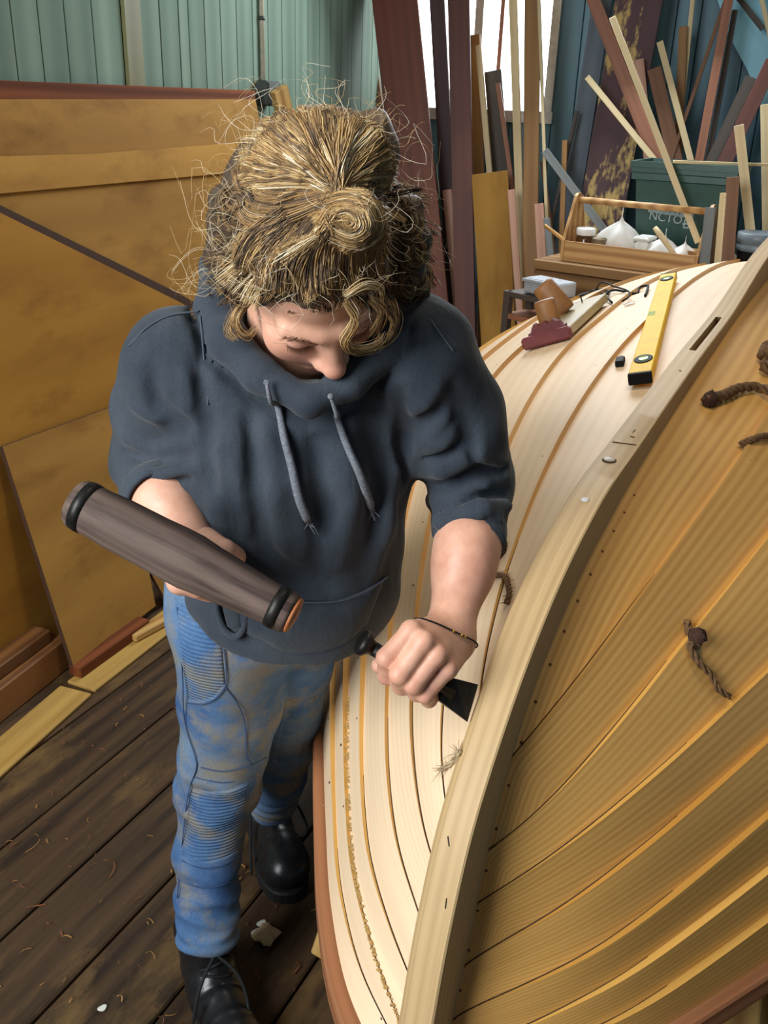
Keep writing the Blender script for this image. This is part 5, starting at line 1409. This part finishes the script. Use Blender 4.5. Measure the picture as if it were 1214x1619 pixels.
# finger nails
# bracelet on the left wrist
m_bead = plain('gold_bead', lin(200, 160, 80), 0.3, 0.8)
wv = unit(WLt - CLf); bx, by, bz = frame(wv, (0, 0.2, 1)); bc = WLt + wv * .006
V = []
ring_ = []
for a_ in np.linspace(0, 2 * math.pi, 41)[:-1]:
    dv = by * math.cos(a_) + bz * math.sin(a_)
    h = tB[0].ray_cast(Vector(bc + dv * .09 + wv * .006 * math.sin(a_)), Vector(-dv)); hp_ = np.array(h[0]) if h[0] is not None else bc + dv * .03
    dd_ = np.linalg.norm(hp_ - bc); hp_ = hp_ if dd_ < .068 else bc + (hp_ - bc) * (.045 / dd_); ring_.append(hp_ + dv * .0018)
ring_.append(ring_[0]); brc = tube('bracelet', ring_, .0011, m_lace, person, 6); brc['label'] = 'thin dark cord bracelet with small gold beads'
for k in range(0, 40):
    px_ = (np.array(ring_[k]) - CAM); 
best = min(range(40), key=lambda k: abs((CX + F_PX * (ring_[k] - CAM) @ RV / ((ring_[k] - CAM) @ FW)) - 736) + (0 if np.dot(ring_[k] - bc, CAM - bc) > 0 else 500))
for k in (best, (best + 1) % 40, (best + 3) % 40): lathe('bead', [(.0003, -.0022), (.0018, -.0012), (.0022, 0), (.0018, .0012), (.0003, .0022)], ring_[k], unit(CAM - bc), m_bead, brc, 8)

# ---- caulking iron in the left hand
m_iron = plain('black_forged_iron', lin(46, 44, 42), 0.45, 0.7, nscale=80, var=0.35, bmp=0.2)
ir = empty('caulking_iron', at(706, 1092, 1.085)); tag(ir, 'black caulking iron held against the keel seam by the left hand', 'caulking iron')
i0, i1, i2 = at(574, 1016, 1.040), at(694, 1086, 1.062), at(747, 1117, 1.085)
iax = unit(i1 - i0)
lathe('striking_cap', [(.004, -.006), (.012, -.005), (.0152, -.001), (.0148, .004), (.010, .009), (.0082, .013)], i0, iax, m_iron, ir, 20)
lathe('shank', [(.0082, 0), (.0080, float(np.linalg.norm(i1 - i0)) * .6), (.0078, float(np.linalg.norm(i1 - i0)) + .006)], i0 + iax * .0125, iax, m_iron, ir, 16)
b0_, b1_, b2_, b3_ = at(716, 1072, 1.067), at(688, 1104, 1.060), at(738, 1141, 1.074), at(755, 1082, 1.082)
bn_ = unit(np.cross(b2_ - b0_, b3_ - b1_)); bn_ = bn_ if np.dot(bn_, CAM - b0_) > 0 else -bn_
V = [b0_ + bn_ * .006, b1_ + bn_ * .006, b2_ + bn_ * .0015, b3_ + bn_ * .0015]; V += [v_ - bn_ * .012 for v_ in V[:2]] + [v_ - bn_ * .003 for v_ in V[2:]]
V, Fc = fixn(V, [(0, 1, 2, 3), (4, 5, 6, 7), (0, 1, 5, 4), (1, 2, 6, 5), (2, 3, 7, 6), (3, 0, 4, 7)])
mesh('blade', V, Fc, m_iron, ir)

# ---- caulking mallet in the right hand
m_mal = wood('dark_mallet_wood', lin(112, 94, 84), lin(58, 44, 40), figure=0.2, along=3, across=90, rough=0.7, spec=0.25, vary=0.03, contrast=1.3, bumps=0.4)
m_malend = plain('worn_orange_wood_end', lin(168, 98, 52), 0.6, nscale=60)
ml = empty('caulking_mallet', MC); tag(ml, 'long dark wooden caulking mallet swung by the right hand', 'mallet')
Lm = float(np.linalg.norm(MH1 - MH0))
x_, y_, z_ = frame(MAX, HAX)
V, Fc = lathe_geo([(.023, 0), (.026, .005), (.0265, .03), (.028, .05), (.0285, Lm * .38), (.0295, Lm * .46), (.0295, Lm * .54), (.027, Lm * .62), (.0235, Lm - .05), (.022, Lm - .03), (.0215, Lm - .004), (.019, Lm)], 26)
mh = mesh('mallet_head', [(v[2], v[0], v[1]) for v in V], Fc, m_mal, None, True); mh.parent = ml; mh.matrix_parent_inverse = PW(ml).inverted(); mh.matrix_basis = mat4(x_, y_, z_, MH0)
for s_, r_ in ((.014, .0268), (Lm - .016, .0224)):
    lathe('iron_ring', [(r_ - .003, -.006), (r_, -.006), (r_ + .0006, 0), (r_, .006), (r_ - .003, .006)], MH0 + MAX * s_, MAX, m_iron, ml, 26)
lathe('striking_face', [(.019, 0), (.0185, .003), (.010, .005), (.001, .0055)], MH1 + MAX * .0, MAX, m_malend, ml, 20)
lathe('handle', [(.012, -.02), (.0125, -.018), (.0125, .0), (.0125, .08), (.015, .13), (.0145, .20), (.016, .25), (.012, .258)], MC, HAX, m_hand, ml, 16)

# ---- hair: pinned up in a messy blonde bun
def haircap(P):
    q = lc(P)
    d = ell(q, (0, -.022, .042), (.084, .105, .098))
    d = smax(d, (1.30 * (q[:, 1] - .076) - (q[:, 2] - .084)) / 1.64, .012)
    d = smin(d, ell(P, at(375, 350, 1.01), (.034, .036, .042)), .02)
    d = smin(d, ell(P, at(365, 405, 1.05), (.028, .034, .036)), .02)
    d = smin(d, ell(P, at(636, 380, 1.03), (.030, .036, .050)), .02)
    d = smin(d, ell(P, at(650, 440, 1.06), (.022, .03, .030)), .02)
    return d + .0022 * np.sin(P @ np.array([160, 60, -90], np.float32)) + .002 * np.sin(P @ np.array([-60, 130, 120], np.float32))
def bun_d(P):
    q = P
    d = ell(q, at(500, 258, .885), (.066, .050, .049))
    d = smin(d, ell(q, at(425, 300, .895), (.034, .036, .029)), .02)
    d = smin(d, ell(q, at(585, 235, .89), (.028, .036, .036)), .015)
    d = smin(d, ell(q, at(548, 348, .858), (.038, .030, .030)), .010)
    d = smax(d, -ell(q, at(530, 296, .825), (.015, .02, .012)), .012)
    return d + .0018 * np.sin(P @ np.array([190, 40, -60], np.float32))
lo, hi = bounds([hl(0, .1, .06), hl(0, -.14, 0), hl(.1, 0, 0), hl(-.1, 0, 0), hl(0, 0, .15), at(340, 400, 1.05), at(680, 440, 1.06)], .04)
V, Q = nets(haircap, lo, hi, .0036)
def hair_mat():
    m, nt, b = nodes('hair'); at_ = N(nt, 'ShaderNodeAttribute'); at_.attribute_name = 'tone'
    v, _ = coords(nt, 'Object', False); n1 = noise(nt, v, 160, 3, 0.7)
    ad = N(nt, 'ShaderNodeMath', operation='MULTIPLY_ADD'); ad.inputs[1].default_value = 0.35; nt.links.new(n1, ad.inputs[0]); nt.links.new(at_.outputs['Fac'], ad.inputs[2])
    c = ramp(nt, ad.outputs[0], [(0.12, lin(44, 35, 30)), (0.40, lin(102, 82, 62)), (0.65, lin(166, 128, 78)), (0.88, lin(214, 184, 130)), (1.0, lin(238, 226, 198))])
    nt.links.new(c, b.inputs['Base Color']); b.inputs['Roughness'].default_value = 0.5; b.inputs['Specular IOR Level'].default_value = 0.4; b.inputs['Anisotropic'].default_value = 0.4; return m
m_hair = hair_mat()
def settone(o, val):
    a = o.data.attributes.new('tone', 'FLOAT', 'POINT'); a.data.foreach_set('value', np.broadcast_to(np.asarray(val, np.float32), (len(o.data.vertices),)).copy())
hair = fast_mesh('hair', V, Q, m_hair, person); settone(hair, .06); hair['label'] = 'blonde hair with dark roots pinned up in a messy bun'  # base tone kept dark so gaps between strands read as shadow
lo, hi = bounds([at(375, 330, .90), at(630, 160, .90), at(600, 410, .85), at(500, 300, .80), at(500, 250, .95)], .03)
V, Q = nets(bun_d, lo, hi, .0034)
bun = fast_mesh('hair_bun', V, Q, m_hair, hair); settone(bun, .20)  # bun mass darkened too, shade between the locks put into its tone
tHair = [bvh_of(hair), bvh_of(bun)]
tHB = tHair + [tB[0]]
def tdepth(x, y, prev, trees):
    h = hit(trees, x, y)
    return prev if h is None else float(np.dot(h[0] - CAM, FW))
class Strands:
    """collects strands and meshes them all at once as thin three-sided tapering tubes"""
    def __init__(s): s.P = {}; 
    def add(s, P, r0, r1, tone, n=3):
        P = np.asarray(P); s.P.setdefault(len(P), []).append((P, r0, r1, tone))
    def build(s, name, parent, kind='stuff'):
        VV, FF, TT, off = [], [], [], 0
        for k, L in s.P.items():
            P = np.array([a[0] for a in L]); m = len(L); r0 = np.array([a[1] for a in L])[:, None]; r1 = np.array([a[2] for a in L])[:, None]
            u = np.linspace(0, 1, k); w0 = np.interp(u, [0, .15, .7, 1], [.25, 1, .8, 0])[None]; w1 = np.interp(u, [0, .7, 1], [0, .2, 1])[None]
            R = r0 * w0 + r1 * w1
            T = np.gradient(P, axis=1); T /= np.linalg.norm(T, axis=2, keepdims=True) + 1e-12
            A = np.cross(T, FW); A /= np.linalg.norm(A, axis=2, keepdims=True) + 1e-9; B = np.cross(T, A)
            ring = np.stack([P + R[..., None] * (math.cos(a) * A + math.sin(a) * B) for a in (0.5, 0.5 + 2.0944, 0.5 + 4.18879)], 2)   # m,k,3,3
            VV.append(ring.reshape(-1, 3)); TT.append(np.repeat(np.array([a[3] for a in L]), k * 3))
            idx = (np.arange(m)[:, None, None] * k + np.arange(k - 1)[None, :, None]) * 3; c = np.arange(3)[None, None]
            q = np.stack([idx + c, idx + (c + 1) % 3, idx + 3 + (c + 1) % 3, idx + 3 + c], -1).reshape(-1, 4); FF.append(q + off); off += m * k * 3
        o = fast_mesh(name, np.vstack(VV), np.vstack(FF), m_hair, parent); settone(o, np.concatenate(TT)); return tag(o, kind=kind)
def lift_path(px, lift, trees, jit=0.0, t0=.95):
    ts = [tdepth(x, y, None, trees) for x, y in px]
    good = [t for t in ts if t is not None]
    if not good: ts = [t0] * len(px)
    else:
        last = good[0]
        for i in range(len(ts)):
            if ts[i] is None: ts[i] = last + .016
            last = ts[i]
        ts = np.array(ts); med = np.median(ts); ts = np.clip(ts, med - .05, med + .06)
        for _ in range(3): ts = np.r_[ts[0], (ts[:-2] + 2 * ts[1:-1] + ts[2:]) / 4, ts[-1]]
    return spline([at(x, y, t - lift) for (x, y), t in zip(px, ts)], 14)
def bez(ps, n):
    return spline(np.array(ps, float), n)
rs = random.Random(3)
ST = Strands()
def lock(guide, n, width, tone, lift, r=.0009, trees=tHair, tonevar=.12, curl=0.0, taper=True):
    g = bez(guide, 9)
    T = np.gradient(g, axis=0); T /= np.linalg.norm(T, axis=1)[:, None] + 1e-9; Nn = np.stack([-T[:, 1], T[:, 0]], 1)
    for _ in range(int(n * 1.9)):
        o = rs.gauss(0, 1) * width; ph = rs.uniform(0, 6.28); w_ = np.array([(.35 + .65 * math.sin(math.pi * min(1, .15 + i / 8 * .85))) if taper else 1 for i in range(9)])
        p = g + Nn * (o * w_ + (curl + 1.0) * np.sin(np.linspace(0, rs.uniform(2, 7), 9) + ph))[:, None] + np.array([rs.gauss(0, 1.5), rs.gauss(0, 1.5)])
        li = max(.0004, lift * rs.uniform(.2, 1.2) * (1 - abs(o) / (width * 3 + 1e-6)))
        ST.add(lift_path(p, li, trees), r * rs.uniform(.35, .85), r * .2, min(1, max(0, tone + rs.gauss(0, tonevar))))
K = np.array([530, 294.])
# fan over the top of the bun
for i in range(170):
    a = math.radians(rs.uniform(-25, 205)); rim = np.array([502 + 120 * math.cos(a), 258 - 92 * math.sin(a) * (1 if math.sin(a) > 0 else .55)])
    rim = np.array([502 + 121 * math.cos(a), 260 - 94 * math.sin(a)])
    if rim[1] > 320: continue
    mid = K + (rim - K) * .5 + np.array([rs.uniform(-10, 10), rs.uniform(-14, 6)]); 
    lock([K + np.array([rs.uniform(-10, 10), rs.uniform(-8, 8)]), mid, rim - (rim - K) * .06, rim + (rim - K) * .03, rim + (rim - K) * .02 + np.array([rs.uniform(-6, 6), 4])], 11, 6, .28 + .30 * rs.random() + (.16 if rs.random() < .25 else 0), .005, .0010)
# lower loop of the bun
for i in range(84):
    s = rs.uniform(.06, 1.06); c = np.array([548, 350.]); base = [(500, 312), (548, 300), (596, 322), (608, 368), (578, 396), (520, 380), (484, 352)]
    st = rs.randint(0, 2); en = rs.randint(5, 7)
    lock([c + (np.array(p) - c) * s for p in base[st:en]], 9, 4, .32 + .34 * rs.random(), .005, .0010)
# short locks that fill the bun all over
for i in range(240):
    a = rs.uniform(0, 6.28); rr = math.sqrt(rs.random()); p = np.array([500 + 116 * rr * math.cos(a), 256 + 86 * rr * math.sin(a)])
    if p[1] > 318: continue
    d_ = (p - K) / (np.linalg.norm(p - K) + 1e-6); t_ = np.array([-d_[1], d_[0]]) * rs.uniform(-.4, .4)
    lock([p - d_ * 30, p - d_ * 10 + t_ * 6, p + d_ * 8 + t_ * 10, p + d_ * (18 if rr < .75 else 4) + t_ * 8], 7, 5, .22 + .36 * rs.random() + (.14 if rs.random() < .15 else 0), .004, .0010)
for i in range(60):
    a = rs.uniform(0, 6.28); rr = math.sqrt(rs.random()); p = np.array([546 + 62 * rr * math.cos(a), 350 + 50 * rr * math.sin(a)]); d_ = np.array([-math.sin(a), math.cos(a)]) + np.array([rs.gauss(0, .35), rs.gauss(0, .35)]) + np.array([.6, -.1])
    lock([p - d_ * 24, p - d_ * 6, p + d_ * 10, p + d_ * 24 + np.array([2, 4])], 7, 4, .34 + .32 * rs.random(), .005, .0010)
# left roll
for i in range(44):
    y0 = rs.uniform(-22, 40)
    lock([(524, 300 + y0 * .3), (470, 312 + y0 * .7), (420, 316 + y0), (384, 300 + y0 * 1.2), (372, 275 + y0 * .8)], 8, 5, .18 + .26 * rs.random(), .005, .0009)
# scalp, swept from the hairline back to the bun
for i in range(190):
    f = rs.random(); x0 = 362 + f * 262; y0 = 478 - 20 * abs(f - .45) * 2 + rs.uniform(-26, 2)
    if f < .12: y0 -= 40 * (1 - f / .12)
    ex = 440 + f * 150; ey = 346 + 30 * math.sin(f * 3.14) + rs.uniform(-24, 10)
    mx = x0 * .5 + ex * .5 - 14 * (1 - f) + 14 * max(0, f - .6); my = y0 * .52 + ey * .48 - 6
    hi_ = rs.random() < .34
    lock([(x0, y0), (x0 * .72 + mx * .28 - 2, y0 * .72 + my * .28), (mx, my), (ex, ey)], 9, 5, (.44 if hi_ else .10) + .14 * rs.random(), .005, .0009, tHair, .10, 1.5)
for i in range(150):   # darker under-layer all over the scalp and sides
    p = np.array([rs.uniform(352, 672), rs.uniform(300, 470)]); d_ = K + np.array([0, 30.]) - p; d_ = d_ / (np.linalg.norm(d_) + 1e-6); t_ = np.array([-d_[1], d_[0]]) * rs.uniform(-.7, .7)
    lock([p - d_ * 30 + t_ * 10, p - d_ * 8, p + d_ * 14 + t_ * 8, p + d_ * 32 + t_ * 4], 6, 6, .04 + .26 * rs.random(), .003, .0010)
# pale streaks on the left of the scalp
for i in range(12):
    o = rs.uniform(-.8, 2.2); lock([(352 + 30 * o, 452 + 24 * o), (385 + 20 * o, 424 + 16 * o), (440 + 14 * o, 398 + 6 * o), (500, 372)], 5, 6, .66, .007, .0007, tHair, .14, 2.0)
# curls at both sides
for i in range(34):
    cx0, cy0 = rs.choice([(366, 345), (362, 392), (378, 430), (372, 318)]); r_ = rs.uniform(8, 30); a0 = rs.uniform(0, 6.28); da = rs.choice([-1, 1]) * rs.uniform(2.2, 4.6)
    lock([(cx0 + r_ * math.cos(a0 + da * k / 5), cy0 + r_ * .8 * math.sin(a0 + da * k / 5)) for k in range(6)], 5, 2.5, .10 + .2 * rs.random(), .008, .0008, tHB)
for i in range(44):
    cx0, cy0 = rs.choice([(645, 350), (655, 400), (660, 440), (630, 320), (648, 455)]); r_ = rs.uniform(10, 30); a0 = rs.uniform(0, 6.28); da = rs.choice([-1, 1]) * rs.uniform(1.8, 4.2)
    lock([(cx0 + r_ * .8 * math.cos(a0 + da * k / 5), cy0 + r_ * math.sin(a0 + da * k / 5)) for k in range(6)], 5, 2.5, .20 + .26 * rs.random(), .008, .0007, tHB)
# vertical tresses right of the bun
for i in range(22):
    o = rs.uniform(0, 40); lock([(606 + o * .3, 300 + o * .4), (622 + o * .6, 350), (622 + o * .8, 410), (600 + o, 465)], 6, 5, .16 + .26 * rs.random(), .006, .0008, tHB)
ST.build('hair_strands', hair)
# single loose curls in front of the face
ST = Strands()
def curl(pts, n, w_, tone, r=.0008):
    n = int(n * 1.8)
    C_ = spline([at(*p) for p in pts], 26)
    for _ in range(n):
        o = RNG.normal(size=3) * w_; ST.add(C_ + o + np.outer(np.sin(np.linspace(0, 3, 26)), RNG.normal(size=3) * w_ * .6), r * rs.uniform(.4, .9), r * .2, min(1, max(0, tone + rs.gauss(0, .14))))
curl([(548, 478, .885), (562, 500, .895), (556, 520, .915), (546, 538, .93), (552, 552, .945), (572, 554, .96), (596, 545, .97), (604, 530, .98)], 22, .0020, .5)
curl([(585, 470, .90), (604, 490, .915), (600, 512, .93), (588, 528, .95)], 16, .0022, .45)
curl([(545, 468, .88), (575, 450, .885), (598, 455, .90), (604, 478, .92)], 14, .0018, .6)
curl([(396, 472, .99), (380, 490, .985), (371, 508, .985), (378, 524, .99), (392, 530, .995), (402, 520, .995)], 18, .0022, .46)
curl([(384, 470, 1.0), (366, 500, 1.0), (360, 525, 1.0), (372, 535, 1.0)], 14, .0025, .40)
curl([(612, 470, 1.0), (630, 500, 1.0), (622, 530, 1.0), (600, 548, .99), (575, 552, .985)], 12, .0020, .35)
curl([(600, 480, .96), (622, 510, .97), (612, 536, .98)], 10, .0018, .35)
ST.build('loose_curl', hair)
# fly-away hairs all round
ST = Strands()
for i in range(230):
    a = rs.uniform(0, 2 * math.pi); cx0, cy0, rx, ry = (505, 300, 150, 135) if rs.random() < .7 else (510, 400, 165, 70)
    p0 = np.array([cx0 + rx * .86 * math.cos(a), cy0 - ry * .92 * math.sin(a)]); dirv = np.array([math.cos(a), -math.sin(a)]); tg = np.array([-dirv[1], dirv[0]]) * rs.choice([-1, 1])
    L = rs.uniform(18, 70) * (1.35 if math.cos(a) < -.3 else 1); t = tdepth(*p0, .99, tHair); k = rs.uniform(.2, 1.1)
    pts = [at(*(p0 + dirv * L * s_ + tg * L * k * math.sin(s_ * rs.uniform(1.5, 4))), t - .003 + .02 * s_ * rs.uniform(-1, 1.6)) for s_ in (0, .3, .6, .85, 1)]
    ST.add(spline(pts, 12), .00017, .0001, rs.uniform(.5, .95))
for i in range(16):   # long wisps at the left
    p0 = np.array([345 + rs.uniform(-6, 20), 400 + rs.uniform(0, 70)]); q0 = np.array([262 + rs.uniform(0, 60), 430 + rs.uniform(-30, 40)]); m_ = (p0 + q0) / 2 + np.array([0, rs.uniform(-26, 26)])
    ST.add(spline([at(*p0, 1.02), at(*m_, 1.01), at(*q0, 1.03), at(*(q0 + np.array([rs.uniform(-12, 12), rs.uniform(-16, 4)])), 1.04)], 14), .00017, .0001, rs.uniform(.5, .9))
ST.build('flyaway_hair', hair)

# ================================================================== LITTER ON THE FLOOR
m_chip = plain('pine_shaving', lin(150, 108, 54), 0.7, nscale=80, var=0.25)
m_chipd = plain('cedar_shaving', lin(112, 64, 32), 0.7, nscale=80, var=0.25)
m_paper = plain('white_paint_flake', lin(214, 214, 204), 0.7)
geo = {0: [], 1: []}
for i in range(170):
    x, y = rs.uniform(-30, 560), rs.uniform(1000, 1640); p = atz(x, y, 0.0015)
    if (p - WALL0) @ NW < .47: continue
    a = rs.uniform(0, 6.28); L = rs.uniform(.004, .022) * (1 + (rs.random() < .1)); w_ = rs.uniform(.001, .0035); k = rs.uniform(0, 1.2); n = 6
    d1 = np.array([math.cos(a), math.sin(a), 0]); d2 = np.array([-d1[1], d1[0], 0]); V = []
    for j in range(n):
        f = j / (n - 1); c = p + d1 * L * math.sin(f * (1 + k)) + d2 * L * k * (1 - math.cos(f * 1.6)) + Z3 * (.0012 + .004 * k * math.sin(f * 3.14))
        for zz in (0, .0007): V += [c + d2 * w_ * .5 + Z3 * zz, c - d2 * w_ * .5 + Z3 * zz]
    Fc = []
    for j in range(n - 1):
        a0 = j * 4; b0 = a0 + 4; Fc += [[a0 + 2, a0 + 3, b0 + 3, b0 + 2], [a0 + 1, a0, b0, b0 + 1], [a0, a0 + 2, b0 + 2, b0], [a0 + 3, a0 + 1, b0 + 1, b0 + 3]]
    geo[rs.randint(0, 1)].append((np.array(V), Fc))
for k, lab in ((0, 'pale pine shavings scattered over the dark floor'), (1, 'reddish cedar shavings scattered over the dark floor')):
    V, Fc = join_geo(geo[k]); tag(mesh('wood_shavings', V, Fc, (m_chip, m_chipd)[k]), lab, 'shavings', kind='stuff')
for (x, y, r_, lab) in ((414, 1460, .011, 'round white paint flake on the floor nearest the rear boot'), (406, 1474, .012, 'oval white paint flake on the floor beside the crumpled one'), (162, 1594, .009, 'small white flake on the floor at lower left')):
    V, Fc = lathe_geo([(1, 0), (.96, .0012), (.6, .0016)], 14); V = V * np.array([r_, r_ * .75, 1]) * (1 + .0 * V); V[:, :2] *= (1 + .12 * np.sin(np.arctan2(V[:, 1], V[:, 0]) * 3))[:, None]
    tag(mesh('paint_flake', place(V, unit((.8, .6, 0)), unit((-.6, .8, 0)), Z3, atz(x, y, .0008)), Fc, m_paper, None, True), lab, 'paint flake', 'white flakes on the floor')
n1, n2 = 14, 8; V = []
for j in range(n2 + 1):
    for i in range(n1):
        a = 2 * math.pi * i / n1; v_ = j / n2; rr = .026 * math.sin(math.pi * (.12 + .8 * v_)) * (1 + .22 * math.sin(4 * a + 3 * v_) + .12 * math.sin(7 * a))
        V.append((rr * math.cos(a), rr * math.sin(a), .018 * v_))
Fc = [[j * n1 + i, j * n1 + (i + 1) % n1, (j + 1) * n1 + (i + 1) % n1, (j + 1) * n1 + i] for j in range(n2) for i in range(n1)] + [list(range(n1))[::-1], [n2 * n1 + i for i in range(n1)]]
tag(mesh('crumpled_paper', place(np.array(V), unit((1, .2, 0)), unit((-.2, 1, 0)), Z3, atz(421, 1482, .001)), Fc, plain('crumpled_tan_paper', lin(196, 172, 134), .8), None, False), 'crumpled tan paper scrap on floor between the boots', 'paper')
